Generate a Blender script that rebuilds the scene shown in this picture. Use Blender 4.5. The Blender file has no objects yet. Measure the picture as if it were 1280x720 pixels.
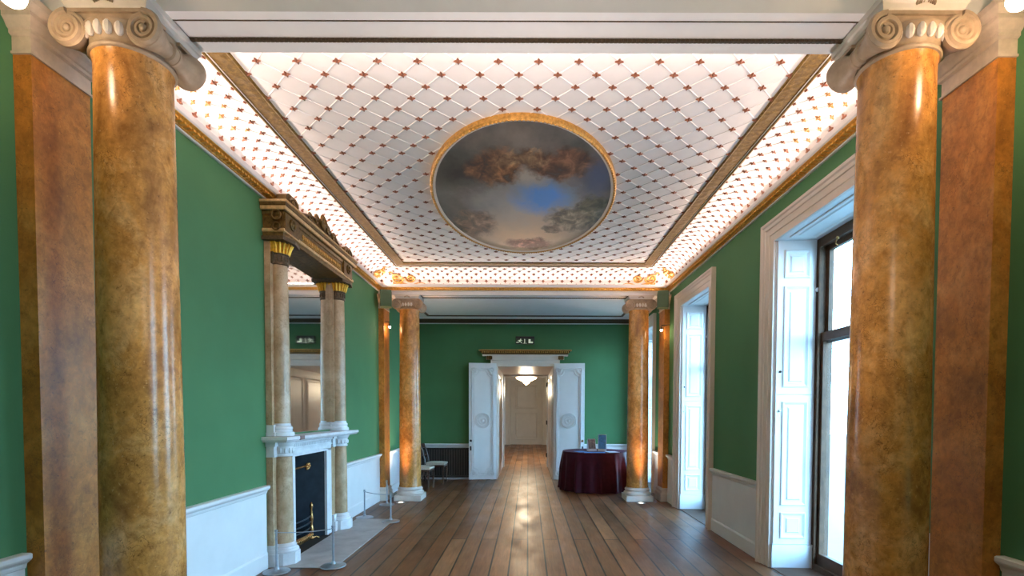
import bpy, bmesh, math, random
from mathutils import Vector, Matrix
random.seed(7)
sc = bpy.context.scene
COL = sc.collection
PI = math.pi
sin, cos, rad = math.sin, math.cos, math.radians

# ------------------------------------------------------------------ dimensions
XL, XR = -2.67, 2.52            # side walls
YN, YF = 2.99, 9.03             # faces of the two beams that bound the coved ceiling
BN0, BF1 = 2.69, 9.37           # other faces of those beams
YE = 11.95                      # end wall
YB = -1.6                       # wall behind the camera
ZS = 3.68                       # beam soffit
ZC = 4.08                       # flat ceiling
CX = (XL + XR) / 2
CY1, CY2 = 2.84, 9.21
CYN = 2.765                     # near columns stand a little forward of the beam's middle
YR = YN - .09                   # the cove and band run on behind the near beam           # column axes
COLX = (-2.155, 2.005)
WIN = [4.54, 7.69, 10.84] # window centres along the right wall
WH = 0.66                       # half opening
WZ = 3.36

# ------------------------------------------------------------------ mesh builder
class MB:
    def __init__(s): s.v = []; s.f = []
    def add(s, vs, fs):
        o = len(s.v); s.v += [tuple(v) for v in vs]; s.f += [tuple(o + i for i in f) for f in fs]; return s
    def box(s, x0, x1, y0, y1, z0, z1):
        return s.add([(x0,y0,z0),(x1,y0,z0),(x1,y1,z0),(x0,y1,z0),(x0,y0,z1),(x1,y0,z1),(x1,y1,z1),(x0,y1,z1)],
                     [(0,3,2,1),(4,5,6,7),(0,1,5,4),(1,2,6,5),(2,3,7,6),(3,0,4,7)])
    def cbox(s, x0, x1, y0, y1, z0, z1, b=.006):
        # box with chamfered vertical and horizontal edges
        xs = [(x0,x0+b),(x1,x1-b)]; ys = [(y0,y0+b),(y1,y1-b)]; zs = [(z0,z0+b),(z1,z1-b)]
        bm = bmesh.new()
        pts = []
        for i in (0,1):
            for j in (0,1):
                for k in (0,1):
                    pts += [(xs[i][0],ys[j][1],zs[k][1]),(xs[i][1],ys[j][0],zs[k][1]),(xs[i][1],ys[j][1],zs[k][0])]
        for p in pts: bm.verts.new(p)
        bmesh.ops.convex_hull(bm, input=list(bm.verts))
        bm.verts.index_update()
        s.add([v.co[:] for v in bm.verts], [[v.index for v in f.verts] for f in bm.faces]); bm.free(); return s
    def hull(s, pts):
        bm = bmesh.new()
        for p in pts: bm.verts.new(p)
        r = bmesh.ops.convex_hull(bm, input=list(bm.verts))
        loose = [v for v in bm.verts if not v.link_faces]
        bmesh.ops.delete(bm, geom=loose, context='VERTS')
        bm.verts.index_update()
        s.add([v.co[:] for v in bm.verts], [[v.index for v in f.verts] for f in bm.faces]); bm.free(); return s
    def lathe(s, prof, c=(0,0,0), n=32, axis='z', a0=0., a1=2*PI, rmod=None):
        full = abs(a1 - a0 - 2*PI) < 1e-6
        m = n if full else n + 1
        vs = []; fs = []
        for (r, z) in prof:
            for i in range(m):
                a = a0 + (a1 - a0) * i / n
                rr = r * (rmod(a, z) if rmod else 1)
                p = (rr*cos(a), rr*sin(a), z)
                if axis == 'y': p = (p[0], p[2], p[1])
                elif axis == 'x': p = (p[2], p[0], p[1])
                vs.append((p[0]+c[0], p[1]+c[1], p[2]+c[2]))
        k = len(prof)
        for j in range(k-1):
            for i in range(n):
                i2 = (i+1) % m
                fs.append((j*m+i, j*m+i2, (j+1)*m+i2, (j+1)*m+i))
        if prof[0][0] > 1e-6: fs.append(tuple(range(m))[::-1])
        if prof[-1][0] > 1e-6: fs.append(tuple((k-1)*m + i for i in range(m)))
        return s.add(vs, fs)
    def ell(s, c, rx, ry, rz, n=12, m=8):
        vs = []; fs = []
        for j in range(m+1):
            t = PI*j/m
            for i in range(n):
                a = 2*PI*i/n
                vs.append((c[0]+rx*sin(t)*cos(a), c[1]+ry*sin(t)*sin(a), c[2]+rz*cos(t)))
        for j in range(m):
            for i in range(n):
                fs.append((j*n+i, j*n+(i+1)%n, (j+1)*n+(i+1)%n, (j+1)*n+i))
        return s.add(vs, fs)
    def tube(s, pts, r, n=8, closed=False):
        P = [Vector(p) for p in pts]; k = len(P)
        R = r if isinstance(r, (list, tuple)) else [r]*k
        vs = []; fs = []
        up = None
        for i in range(k):
            if closed: d = P[(i+1) % k] - P[i-1]
            else: d = P[min(i+1, k-1)] - P[max(i-1, 0)]
            if d.length < 1e-9: d = Vector((0,0,1))
            d.normalize()
            if up is None:
                up = Vector((0,0,1)) if abs(d.z) < .9 else Vector((1,0,0))
            a = (up - d*up.dot(d))
            if a.length < 1e-6: a = d.orthogonal()
            a.normalize(); b = d.cross(a); up = a
            for j in range(n):
                t = 2*PI*j/n
                vs.append(P[i] + (a*cos(t) + b*sin(t))*R[i])
        for i in range(k if closed else k-1):
            i2 = (i+1) % k
            for j in range(n):
                fs.append((i*n+j, i*n+(j+1)%n, i2*n+(j+1)%n, i2*n+j))
        if not closed:
            fs.append(tuple(range(n))[::-1]); fs.append(tuple((k-1)*n+j for j in range(n)))
        return s.add(vs, fs)
    def sweep(s, prof, path, fn, closed=False, cap=True, loop=False):
        # prof: (offset to the left of the path, w); path 2-D; fn(u, v, w) -> 3-D ; loop closes the profile
        n = len(path); k = len(prof); vs = []; fs = []
        for i in range(n):
            p = Vector(path[i])
            if closed or 0 < i < n-1:
                d1 = (p - Vector(path[i-1])).normalized(); d2 = (Vector(path[(i+1) % n]) - p).normalized()
            elif i == 0: d1 = d2 = (Vector(path[1]) - p).normalized()
            else: d1 = d2 = (p - Vector(path[i-1])).normalized()
            n1 = Vector((-d1.y, d1.x)); n2 = Vector((-d2.y, d2.x))
            m = (n1 + n2) / max(1e-6, 1 + n1.dot(n2))
            for (o, w) in prof:
                q = p + m*o; vs.append(fn(q.x, q.y, w))
        kk = k if loop else k-1
        for i in range(n if closed else n-1):
            i2 = (i+1) % n
            for j in range(kk):
                j2 = (j+1) % k
                fs.append((i*k+j, i*k+j2, i2*k+j2, i2*k+j))
        if cap and not closed and k > 2:
            fs.append(tuple(range(k))); fs.append(tuple((n-1)*k+j for j in range(k))[::-1])
        return s.add(vs, fs)
    def prism(s, poly, w0, w1, fn):
        n = len(poly)
        return s.add([fn(u,v,w0) for u,v in poly] + [fn(u,v,w1) for u,v in poly],
                     [tuple(range(n))[::-1], tuple(range(n, 2*n))] + [(i, (i+1)%n, n+(i+1)%n, n+i) for i in range(n)])
    def grid(s, nu, nv, fn, closed_u=False):
        vs = [fn(i/nu, j/nv) for j in range(nv+1) for i in range(nu if closed_u else nu+1)]
        m = nu if closed_u else nu+1; fs = []
        for j in range(nv):
            for i in range(nu):
                i2 = (i+1) % m
                fs.append((j*m+i, j*m+i2, (j+1)*m+i2, (j+1)*m+i))
        return s.add(vs, fs)
    def build(s, name, mat, parent=None, smooth=False, local=False, angle=35):
        me = bpy.data.meshes.new(name)
        vs = s.v
        if parent is not None and not local:
            L = Vector((0,0,0)); q = parent
            while q is not None: L = L + q.location; q = q.parent
            vs = [(v[0]-L.x, v[1]-L.y, v[2]-L.z) for v in vs]
        me.from_pydata([tuple(v) for v in vs], [], s.f)
        bm = bmesh.new(); bm.from_mesh(me)
        bmesh.ops.recalc_face_normals(bm, faces=bm.faces); bm.to_mesh(me); bm.free()
        me.materials.append(mat)
        if smooth:
            for p in me.polygons: p.use_smooth = True
            try: me.set_sharp_from_angle(angle=rad(angle))
            except Exception: pass
        o = bpy.data.objects.new(name, me); COL.objects.link(o)
        if parent is not None: o.parent = parent
        return o

def tag(o, label=None, cat=None, group=None, kind=None):
    if label: o['label'] = label
    if cat: o['category'] = cat
    if group: o['group'] = group
    if kind: o['kind'] = kind
    return o
def empty(name, loc=(0,0,0), rz=0., label=None, cat=None, group=None, kind=None):
    o = bpy.data.objects.new(name, None); COL.objects.link(o)
    o.empty_display_size = .1; o.location = loc; o.rotation_euler = (0,0,rz)
    return tag(o, label, cat, group, kind)
def copy_tree(o, parent=None):
    c = o.copy(); COL.objects.link(c)
    if parent is not None: c.parent = parent
    for ch in list(o.children): copy_tree(ch, c)
    return c
def struct(name, mb, mat, label, cat, smooth=False):
    o = mb.build(name, mat, None, smooth); return tag(o, label, cat, kind='structure')

# ------------------------------------------------------------------ materials
def newmat(name):
    m = bpy.data.materials.new(name); m.use_nodes = True
    nt = m.node_tree; b = nt.nodes['Principled BSDF']; return m, nt, b
def N(nt, t, **k):
    n = nt.nodes.new(t)
    for a, v in k.items():
        if hasattr(n, a): setattr(n, a, v)
        else: n.inputs[a.replace('_', ' ')].default_value = v
    return n
def noise(nt, scale, detail=4, rough=.55, vec=None, dist=0.):
    n = nt.nodes.new('ShaderNodeTexNoise'); n.inputs['Scale'].default_value = scale
    n.inputs['Detail'].default_value = detail; n.inputs['Roughness'].default_value = rough
    n.inputs['Distortion'].default_value = dist
    if vec is not None: nt.links.new(vec, n.inputs['Vector'])
    return n.outputs['Fac']
def coord(nt, scale=(1,1,1), rot=(0,0,0), kind='Object'):
    t = nt.nodes.new('ShaderNodeTexCoord'); m = nt.nodes.new('ShaderNodeMapping')
    m.inputs['Scale'].default_value = scale; m.inputs['Rotation'].default_value = rot
    nt.links.new(t.outputs[kind], m.inputs['Vector']); return m.outputs['Vector']
def ramp(nt, fac, stops):
    r = nt.nodes.new('ShaderNodeValToRGB'); e = r.color_ramp.elements
    while len(e) < len(stops): e.new(.5)
    for i, (p, c) in enumerate(stops):
        e[i].position = p; e[i].color = (*c, 1) if len(c) == 3 else c
    nt.links.new(fac, r.inputs['Fac']); return r.outputs['Color']
def mixc(nt, fac, a, b, mode='MIX'):
    m = nt.nodes.new('ShaderNodeMix'); m.data_type = 'RGBA'; m.blend_type = mode
    for sock, val in ((m.inputs[0], fac), (m.inputs[6], a), (m.inputs[7], b)):
        if hasattr(val, 'links') : nt.links.new(val, sock)
        elif isinstance(val, (int, float)): sock.default_value = val
        else: sock.default_value = (*val, 1)
    return m.outputs[2]
def math_(nt, op, a, b=None, clamp=False):
    m = nt.nodes.new('ShaderNodeMath'); m.operation = op; m.use_clamp = clamp
    for i, v in enumerate((a, b)):
        if v is None: continue
        if hasattr(v, 'links'): nt.links.new(v, m.inputs[i])
        else: m.inputs[i].default_value = v
    return m.outputs[0]
def bump(nt, b, h, strength=.3, dist=.01):
    n = nt.nodes.new('ShaderNodeBump'); n.inputs['Strength'].default_value = strength
    n.inputs['Distance'].default_value = dist
    nt.links.new(h, n.inputs['Height']); nt.links.new(n.outputs['Normal'], b.inputs['Normal'])
def simple(name, c, rough=.5, metal=0., var=.12, nscale=6., bmp=0., bscale=60., spec=.5, sc3=(1,1,1)):
    m, nt, b = newmat(name)
    v = coord(nt, sc3)
    f = noise(nt, nscale, 5, .6, v)
    lo = tuple(x*(1-var) for x in c); hi = tuple(min(1, x*(1+var)) for x in c)
    nt.links.new(ramp(nt, f, [(.3, lo), (.7, hi)]), b.inputs['Base Color'])
    b.inputs['Roughness'].default_value = rough; b.inputs['Metallic'].default_value = metal
    b.inputs['Specular IOR Level'].default_value = spec
    if bmp: bump(nt, b, noise(nt, bscale, 3, .6, v), bmp, .004)
    return m
def emit(name, c, s):
    m, nt, b = newmat(name)
    b.inputs['Base Color'].default_value = (*c, 1)
    b.inputs['Emission Color'].default_value = (*c, 1); b.inputs['Emission Strength'].default_value = s
    return m

def scagliola(name, base, dark, light, vein, rough=.25, mottle=.42):
    m, nt, b = newmat(name)
    v = coord(nt, (1, 1, .75))
    big = noise(nt, 3.2, 6, .62, v, .6)
    c1 = ramp(nt, big, [(.30, dark), (.5, base), (.72, light)])
    med = noise(nt, 16, 5, .65, v, .8)
    c2 = mixc(nt, math_(nt, 'MULTIPLY', ramp(nt, med, [(.5, (0,0,0)), (.68, (1,1,1))]), .55), c1, dark)
    # breccia specks and veins
    vo = nt.nodes.new('ShaderNodeTexVoronoi'); vo.feature = 'DISTANCE_TO_EDGE'; vo.inputs['Scale'].default_value = 9
    wv = nt.nodes.new('ShaderNodeVectorMath'); wv.operation = 'ADD'
    nz = nt.nodes.new('ShaderNodeTexNoise'); nz.inputs['Scale'].default_value = 7; nz.inputs['Detail'].default_value = 5
    nt.links.new(v, nz.inputs['Vector'])
    nt.links.new(v, wv.inputs[0]); nt.links.new(nz.outputs['Color'], wv.inputs[1]); nt.links.new(wv.outputs[0], vo.inputs['Vector'])
    patch = ramp(nt, noise(nt, 5, 3, .5, v), [(.48, (0,0,0)), (.62, (1,1,1))])
    edge = ramp(nt, vo.outputs['Distance'], [(.0, (1,1,1)), (.035, (0,0,0))])
    f = math_(nt, 'MULTIPLY', math_(nt, 'MULTIPLY', edge, patch), .7)
    c3 = mixc(nt, f, c2, vein)
    sp = ramp(nt, noise(nt, 55, 3, .7, v), [(.63, (0,0,0)), (.7, (1,1,1))])
    c4 = mixc(nt, math_(nt, 'MULTIPLY', sp, .45), c3, light)
    sp2 = ramp(nt, noise(nt, 42, 3, .7, coord(nt, (1.1, .9, 1.2), (.5, .3, .2))), [(.63, (0,0,0)), (.7, (1,1,1))])
    c5 = mixc(nt, math_(nt, 'MULTIPLY', sp2, .5), c4, vein)
    br_ = noise(nt, 22, 6, .72, coord(nt, (1, 1, .9), (.2, .1, .4)), .25)
    c5 = mixc(nt, mottle, c5, ramp(nt, br_, [(.34, (.42,.38,.34)), (.5, (1.0,1.0,1.0)), (.66, (1.5,1.5,1.45))]), 'MULTIPLY')
    nt.links.new(c5, b.inputs['Base Color'])
    b.inputs['Roughness'].default_value = rough; b.inputs['Specular IOR Level'].default_value = .4
    bump(nt, b, noise(nt, 38, 4, .7, v), .12, .004)
    return m

M = {}
M['col'] = scagliola('ochre_scagliola', (.56,.25,.06), (.25,.10,.022), (.76,.43,.17), (.07,.035,.012), .24)
M['pil'] = scagliola('brown_scagliola', (.48,.185,.032), (.26,.095,.016), (.62,.30,.075), (.08,.035,.016), .38)
M['fpcol'] = scagliola('buff_marble', (.46,.32,.19), (.30,.20,.11), (.60,.45,.30), (.20,.12,.07), .25, .12)
M['stone'] = simple('painted_stone', (.66,.60,.54), .45, var=.08)
M['capital'] = simple('capital_stone', (.60,.50,.41), .5, var=.15, nscale=14)
M['volute'] = simple('scroll_stone', (.36,.265,.18), .5, var=.22, nscale=14)
M['white'] = simple('white_paint', (.74,.75,.75), .38, var=.04, nscale=3)
M['cream'] = simple('cream_paint', (.70,.62,.54), .4, var=.05, nscale=3)
M['plaster'] = simple('ceiling_plaster', (.80,.78,.77), .7, var=.03)
M['marblew'] = simple('white_marble', (.72,.74,.76), .25, var=.10, nscale=9)
M['gold'] = simple('gilding', (.50,.27,.065), .4, .6, var=.35, nscale=40, bmp=.5, bscale=120)
M['oldgold'] = simple('dull_gilding', (.14,.08,.02), .42, .5, var=.5, nscale=30, bmp=.5, bscale=80)
M['giltbright'] = simple('bright_gilding', (.85,.42,.04), .35, .5, var=.3, nscale=40)
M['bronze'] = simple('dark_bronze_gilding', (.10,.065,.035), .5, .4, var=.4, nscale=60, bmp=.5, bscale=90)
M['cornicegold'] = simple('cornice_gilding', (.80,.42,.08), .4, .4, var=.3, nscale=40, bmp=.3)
M['palegilt'] = simple('pale_gilding', (.62,.42,.20), .4, .35, var=.25, nscale=30)
M['covegold'] = simple('cove_flower_gilding', (.34,.17,.045), .5, .2, var=.3, nscale=60)
M['rosette'] = simple('rosette_gilding', (.20,.075,.04), .5, .35, var=.3, nscale=60)
M['oak'] = simple('sash_brown_paint', (.095,.052,.030), .55, var=.3, nscale=8, spec=.2)
M['wood'] = simple('dark_chair_wood', (.055,.03,.018), .3, var=.3, nscale=12)
M['seat'] = simple('striped_seat_cloth', (.50,.46,.38), .8, var=.2, nscale=40)
M['iron'] = simple('cast_iron', (.012,.022,.034), .45, .3, var=.3, nscale=10)
M['soot'] = simple('sooty_iron', (.008,.008,.008), .8, var=.3)
M['brass'] = simple('polished_brass', (.46,.24,.09), .25, .9, var=.2, nscale=20)
M['steel'] = simple('brushed_steel', (.42,.47,.52), .3, .85, var=.12, nscale=20)
M['cord'] = simple('barrier_cord', (.35,.40,.45), .6)
M['hearth'] = simple('hearth_stone', (.42,.41,.40), .55, var=.18, nscale=5, bmp=.1)
M['velvet'] = simple('burgundy_velvet', (.04,.004,.010), .6, var=.25, nscale=12)
M['velvet'].node_tree.nodes['Principled BSDF'].inputs['Specular IOR Level'].default_value = .12
M['velvet'].node_tree.nodes['Principled BSDF'].inputs['Sheen Weight'].default_value = .06
M['velvet'].node_tree.nodes['Principled BSDF'].inputs['Sheen Tint'].default_value = (.8,.35,.6,1)
M['greenbox'] = simple('green_speaker_paint', (.07,.13,.07), .6, var=.1)
M['black'] = simple('black_plastic', (.01,.011,.01), .5)
M['radiator'] = simple('radiator_black', (.016,.013,.011), .5, .1)
M['radrib'] = simple('radiator_rib', (.05,.04,.033), .45, .2)
M['signw'] = emit('sign_white', (.75,.82,.62), .35)
M['signg'] = simple('sign_green', (.015,.04,.018), .5)
M['bulb'] = emit('warm_bulb', (1,.80,.55), 40)
M['spotglow'] = emit('floor_lamp_glass', (1,.90,.82), 6)
M['bowl'] = emit('alabaster_glow', (1,.86,.62), 3.2)
M['bluepaper'] = simple('blue_leaflet', (.06,.28,.62), .5, var=.3, nscale=30)
M['whitepaper'] = simple('white_leaflet', (.72,.76,.82), .5, var=.05)
M['photo'] = simple('printed_photo', (.20,.15,.13), .4, var=.8, nscale=18)
M['terrace'] = simple('pale_terrace', (.24,.25,.22), .8, var=.05)
M['brownblock'] = simple('brown_inlay', (.20,.12,.10), .4, var=.2)

def mk_mirror():
    m, nt, b = newmat('mirror_glass')
    b.inputs['Base Color'].default_value = (.86,.88,.88,1); b.inputs['Metallic'].default_value = 1
    f = noise(nt, 3, 2, .5, coord(nt))
    nt.links.new(ramp(nt, f, [(.3, (.02,.02,.02)), (.7, (.05,.05,.05))]), b.inputs['Roughness'])
    return m
M['mirror'] = mk_mirror()
def mk_glass():
    m, nt, b = newmat('window_glass'); nt.nodes.remove(b)
    out = nt.nodes['Material Output']
    tr = nt.nodes.new('ShaderNodeBsdfTransparent'); gl = nt.nodes.new('ShaderNodeBsdfGlossy')
    f = noise(nt, 2, 2, .5, coord(nt))
    nt.links.new(ramp(nt, f, [(.3, (.90,.95,.97)), (.7, (.96,.98,.99))]), tr.inputs['Color'])
    gl.inputs['Roughness'].default_value = .02
    lw = nt.nodes.new('ShaderNodeLayerWeight'); lw.inputs['Blend'].default_value = .5
    fr = math_(nt, 'ADD', math_(nt, 'MULTIPLY', math_(nt, 'POWER', lw.outputs['Facing'], 5), .7), .03)
    mx = nt.nodes.new('ShaderNodeMixShader')
    nt.links.new(fr, mx.inputs[0]); nt.links.new(tr.outputs[0], mx.inputs[1]); nt.links.new(gl.outputs[0], mx.inputs[2])
    nt.links.new(mx.outputs[0], out.inputs['Surface']); return m
M['glass'] = mk_glass()
def mk_green():
    m, nt, b = newmat('green_wall_cloth')
    v = coord(nt)
    f = noise(nt, 1.3, 4, .55, v)
    c = ramp(nt, f, [(.3, (.066,.180,.078)), (.7, (.078,.212,.092))])
    w = noise(nt, 160, 2, .6, v)
    c = mixc(nt, math_(nt, 'MULTIPLY', w, .35), c, (.052,.145,.062))
    nt.links.new(c, b.inputs['Base Color']); b.inputs['Roughness'].default_value = .75
    b.inputs['Specular IOR Level'].default_value = .25
    bump(nt, b, w, .12, .002); return m
M['green'] = mk_green()
def mk_floor():
    m, nt, b = newmat('worn_pine_boards')
    t = nt.nodes.new('ShaderNodeTexCoord'); sep = nt.nodes.new('ShaderNodeSeparateXYZ'); cmb = nt.nodes.new('ShaderNodeCombineXYZ')
    nt.links.new(t.outputs['Object'], sep.inputs[0])
    nt.links.new(sep.outputs['Y'], cmb.inputs['X']); nt.links.new(sep.outputs['X'], cmb.inputs['Y'])
    br = nt.nodes.new('ShaderNodeTexBrick'); nt.links.new(cmb.outputs[0], br.inputs['Vector'])
    br.offset = .37; br.offset_frequency = 2; br.squash = 1
    br.inputs['Scale'].default_value = 1; br.inputs['Brick Width'].default_value = 6.3; br.inputs['Row Height'].default_value = .192
    br.inputs['Mortar Size'].default_value = .009; br.inputs['Mortar Smooth'].default_value = .1; br.inputs['Bias'].default_value = 0
    br.inputs['Color1'].default_value = (0,0,0,1); br.inputs['Color2'].default_value = (1,1,1,1); br.inputs['Mortar'].default_value = (.5,.5,.5,1)
    tone = ramp(nt, br.outputs['Color'], [(.0, (.20,.082,.030)), (.5, (.29,.128,.050)), (1., (.40,.195,.085))])
    vs = coord(nt, (14, .9, 1))
    grain = noise(nt, 3.0, 6, .65, vs, .4)
    c = mixc(nt, .75, tone, ramp(nt, grain, [(.25, (.45,.42,.40)), (.7, (1.15,1.15,1.15))]), 'MULTIPLY')
    worn = noise(nt, 1.1, 5, .6, coord(nt, (1, .5, 1)))
    c = mixc(nt, math_(nt, 'MULTIPLY', ramp(nt, worn, [(.45, (0,0,0)), (.7, (1,1,1))]), .45), c, (.075,.04,.026))
    sp = ramp(nt, noise(nt, 26, 4, .7, coord(nt, (1, .45, 1))), [(.62, (0,0,0)), (.72, (1,1,1))])
    c = mixc(nt, math_(nt, 'MULTIPLY', sp, .16), c, (.06,.03,.02))
    c = mixc(nt, br.outputs['Fac'], c, (.018,.011,.008))
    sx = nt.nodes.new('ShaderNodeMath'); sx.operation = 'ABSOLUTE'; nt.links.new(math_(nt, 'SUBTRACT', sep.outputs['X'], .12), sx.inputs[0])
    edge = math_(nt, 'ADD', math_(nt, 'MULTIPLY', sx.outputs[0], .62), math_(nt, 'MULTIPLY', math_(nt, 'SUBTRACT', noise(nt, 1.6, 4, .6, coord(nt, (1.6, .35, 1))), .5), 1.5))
    mid_tone = ramp(nt, edge, [(.12, (1.5,1.45,1.4)), (.95, (.52,.48,.45))])     # boards paler along the middle, darker towards the sides
    c = mixc(nt, .9, c, mid_tone, 'MULTIPLY')
    nt.links.new(c, b.inputs['Base Color'])
    rr = ramp(nt, noise(nt, 2.2, 5, .6, coord(nt, (1.5, .5, 1))), [(.3, (.29,.29,.29)), (.7, (.50,.50,.50))])
    nt.links.new(rr, b.inputs['Roughness'])
    h = math_(nt, 'SUBTRACT', math_(nt, 'MULTIPLY', grain, .25), br.outputs['Fac'])
    bump(nt, b, h, .35, .006); return m
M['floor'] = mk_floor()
def mk_canvas():
    m, nt, b = newmat('painted_canvas')
    t = nt.nodes.new('ShaderNodeTexCoord'); mp = nt.nodes.new('ShaderNodeMapping'); mp.inputs['Scale'].default_value = (1/1.02, -1/1.73, 1)
    nt.links.new(t.outputs['Object'], mp.inputs['Vector'])
    nz = nt.nodes.new('ShaderNodeTexNoise'); nz.inputs['Scale'].default_value = 4.5; nz.inputs['Detail'].default_value = 6; nz.inputs['Roughness'].default_value = .65
    nt.links.new(mp.outputs[0], nz.inputs['Vector'])
    wn = nt.nodes.new('ShaderNodeVectorMath'); wn.operation = 'MULTIPLY_ADD'
    nt.links.new(nz.outputs['Color'], wn.inputs[0]); wn.inputs[1].default_value = (.34,.34,0); wn.inputs[2].default_value = (-.17,-.17,0)
    wa = nt.nodes.new('ShaderNodeVectorMath'); wa.operation = 'ADD'
    nt.links.new(mp.outputs[0], wa.inputs[0]); nt.links.new(wn.outputs[0], wa.inputs[1])
    def blob(cx, cy, rx, ry, soft=.6):
        q = nt.nodes.new('ShaderNodeMapping'); q.inputs['Location'].default_value = (-cx/rx, -cy/ry, 0); q.inputs['Scale'].default_value = (1/rx, 1/ry, 0)
        nt.links.new(wa.outputs[0], q.inputs['Vector'])
        l = nt.nodes.new('ShaderNodeVectorMath'); l.operation = 'LENGTH'; nt.links.new(q.outputs[0], l.inputs[0])
        return ramp(nt, l.outputs['Value'], [(1-soft, (1,1,1)), (1., (0,0,0))])
    fine = noise(nt, 7.5, 6, .62, mp.outputs[0], .5)
    base = ramp(nt, noise(nt, 2.2, 5, .6, mp.outputs[0]), [(.3, (.10,.09,.08)), (.7, (.30,.25,.21))])
    c = mixc(nt, blob(.05, -.05, .80, .62, .85), base, (.55,.52,.50))
    c = mixc(nt, blob(.0, -.70, 1.0, .75, .85), c, (.90,.60,.36))
    c = mixc(nt, blob(.22, .10, .42, .33, .7), c, (.13,.38,.85))
    c = mixc(nt, blob(.05, .42, .25, .22, .8), c, (.62,.52,.44))
    c = mixc(nt, blob(.78, .38, .28, .4, .8), c, (.10,.11,.20))
    c = mixc(nt, blob(-.60, .45, .45, .30, .8), c, (.035,.03,.025))
    def figs(*bl):
        nonlocal c
        for (x, y, rx, ry, d, l) in bl:
            fc = ramp(nt, fine, [(.36, d), (.52, tuple((p+q)/2*.8 for p, q in zip(d, l))), (.66, l)])
            mk = math_(nt, 'MULTIPLY', blob(x, y, rx, ry, .35), ramp(nt, fine, [(.30, (.5,.5,.5)), (.42, (1,1,1))]))
            c = mixc(nt, mk, c, fc)
    figs((-.28,.50,.32,.27,(.05,.018,.01),(.62,.27,.11)), (.36,.55,.42,.20,(.06,.022,.014),(.42,.19,.10)), (.0,.62,.3,.12,(.10,.035,.02),(.75,.44,.22)),
         (-.62,-.36,.32,.30,(.04,.026,.018),(.52,.33,.21)), (.62,-.26,.40,.26,(.055,.045,.028),(.60,.46,.30)), (.80,.0,.2,.16,(.04,.04,.025),(.18,.15,.09)),
         (.06,-.80,.38,.16,(.20,.075,.04),(.80,.40,.26)), (.40,-.45,.2,.1,(.07,.05,.03),(.50,.38,.26)))
    nt.links.new(c, b.inputs['Base Color']); b.inputs['Roughness'].default_value = .45
    return m
M['canvas'] = mk_canvas()
def mk_band():
    m, nt, b = newmat('guilloche_gilt_band')
    v = coord(nt)
    f = noise(nt, 30, 5, .7, v)
    vo = nt.nodes.new('ShaderNodeTexVoronoi'); vo.inputs['Scale'].default_value = 16; nt.links.new(v, vo.inputs['Vector'])
    c = ramp(nt, f, [(.3, (.06,.034,.005)), (.55, (.135,.082,.014)), (.72, (.26,.165,.042))])
    nt.links.new(c, b.inputs['Base Color']); b.inputs['Roughness'].default_value = .6; b.inputs['Metallic'].default_value = .0; b.inputs['Specular IOR Level'].default_value = .15
    bump(nt, b, vo.outputs['Distance'], .5, .01); return m
M['band'] = mk_band()

# ------------------------------------------------------------------ floor, walls, outside
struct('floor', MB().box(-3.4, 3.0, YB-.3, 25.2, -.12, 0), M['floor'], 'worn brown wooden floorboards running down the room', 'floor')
mb = MB()
for (a, b_) in ((YB, 5.57), (6.49, YE)): mb.box(XL-.45, XL, a, b_, 0, 4.25)
mb.box(XL-.45, XL, 5.57, 6.49, 1.10, 4.25); mb.box(XL-.45, XL-.40, 5.57, 6.49, 0, 1.10)
struct('wall_left', mb, M['green'], 'green cloth wall behind the fireplace', 'wall')
mb = MB(); mb.box(XR, XR+.55, YB, .75, 0, 4.25).box(XR, XR+.55, .75, 1.5, 0, .3).box(XR, XR+.55, .75, 1.5, 3.36, 4.25); e = 1.5   # window opening out of view in the near bay
for w in WIN:
    mb.box(XR, XR+.55, e, w-WH, 0, 4.25); mb.box(XR, XR+.55, w-WH, w+WH, WZ, 4.25); e = w+WH
mb.box(XR, XR+.55, e, YE, 0, 4.25)
struct('wall_right', mb, M['green'], 'dark green wall with the tall shuttered windows', 'wall')
DX0, DX1, DZ = -.745, .605, 2.70
YP = 14.9
mb = MB(); mb.box(XL-.45, DX0, YE, YP, 0, 4.25); mb.box(DX1, XR+.55, YE, YP, 0, 4.25); mb.box(DX0, DX1, YE, YP, DZ, 4.25)
struct('wall_far', mb, M['green'], 'dark green end wall around the open double doors', 'wall')
struct('wall_near', MB().box(XL-.45, XR+.55, YB-.3, YB, 0, 4.25), M['green'], 'green wall closing the near end of the room', 'wall')
# the hall beyond
mb = MB(); mb.box(-3.4, -3.0, YP, 24.7, 0, 4.0)
mb.box(3.0, 3.3, YP, 16.2, 0, 4.0); mb.box(3.0, 3.3, 17.4, 24.7, 0, 4.0); mb.box(3.0, 3.3, 16.2, 17.4, 3.0, 4.0)
mb.box(-3.4, -.86, 24.7, 25.2, 0, 4.0); mb.box(.68, 3.3, 24.7, 25.2, 0, 4.0); mb.box(-.86, .68, 24.7, 25.2, 3.15, 4.0)
mb.box(-3.4, 3.3, YP, 25.2, 4.0, 4.1)
struct('wall_hall', mb, M['cream'], 'cream walls of the hall beyond the double doors', 'wall')
struct('ground_terrace', MB().box(3.1, 40, -20, 45, -.5, -.3), M['terrace'], 'pale terrace outside the windows', 'ground')

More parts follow.
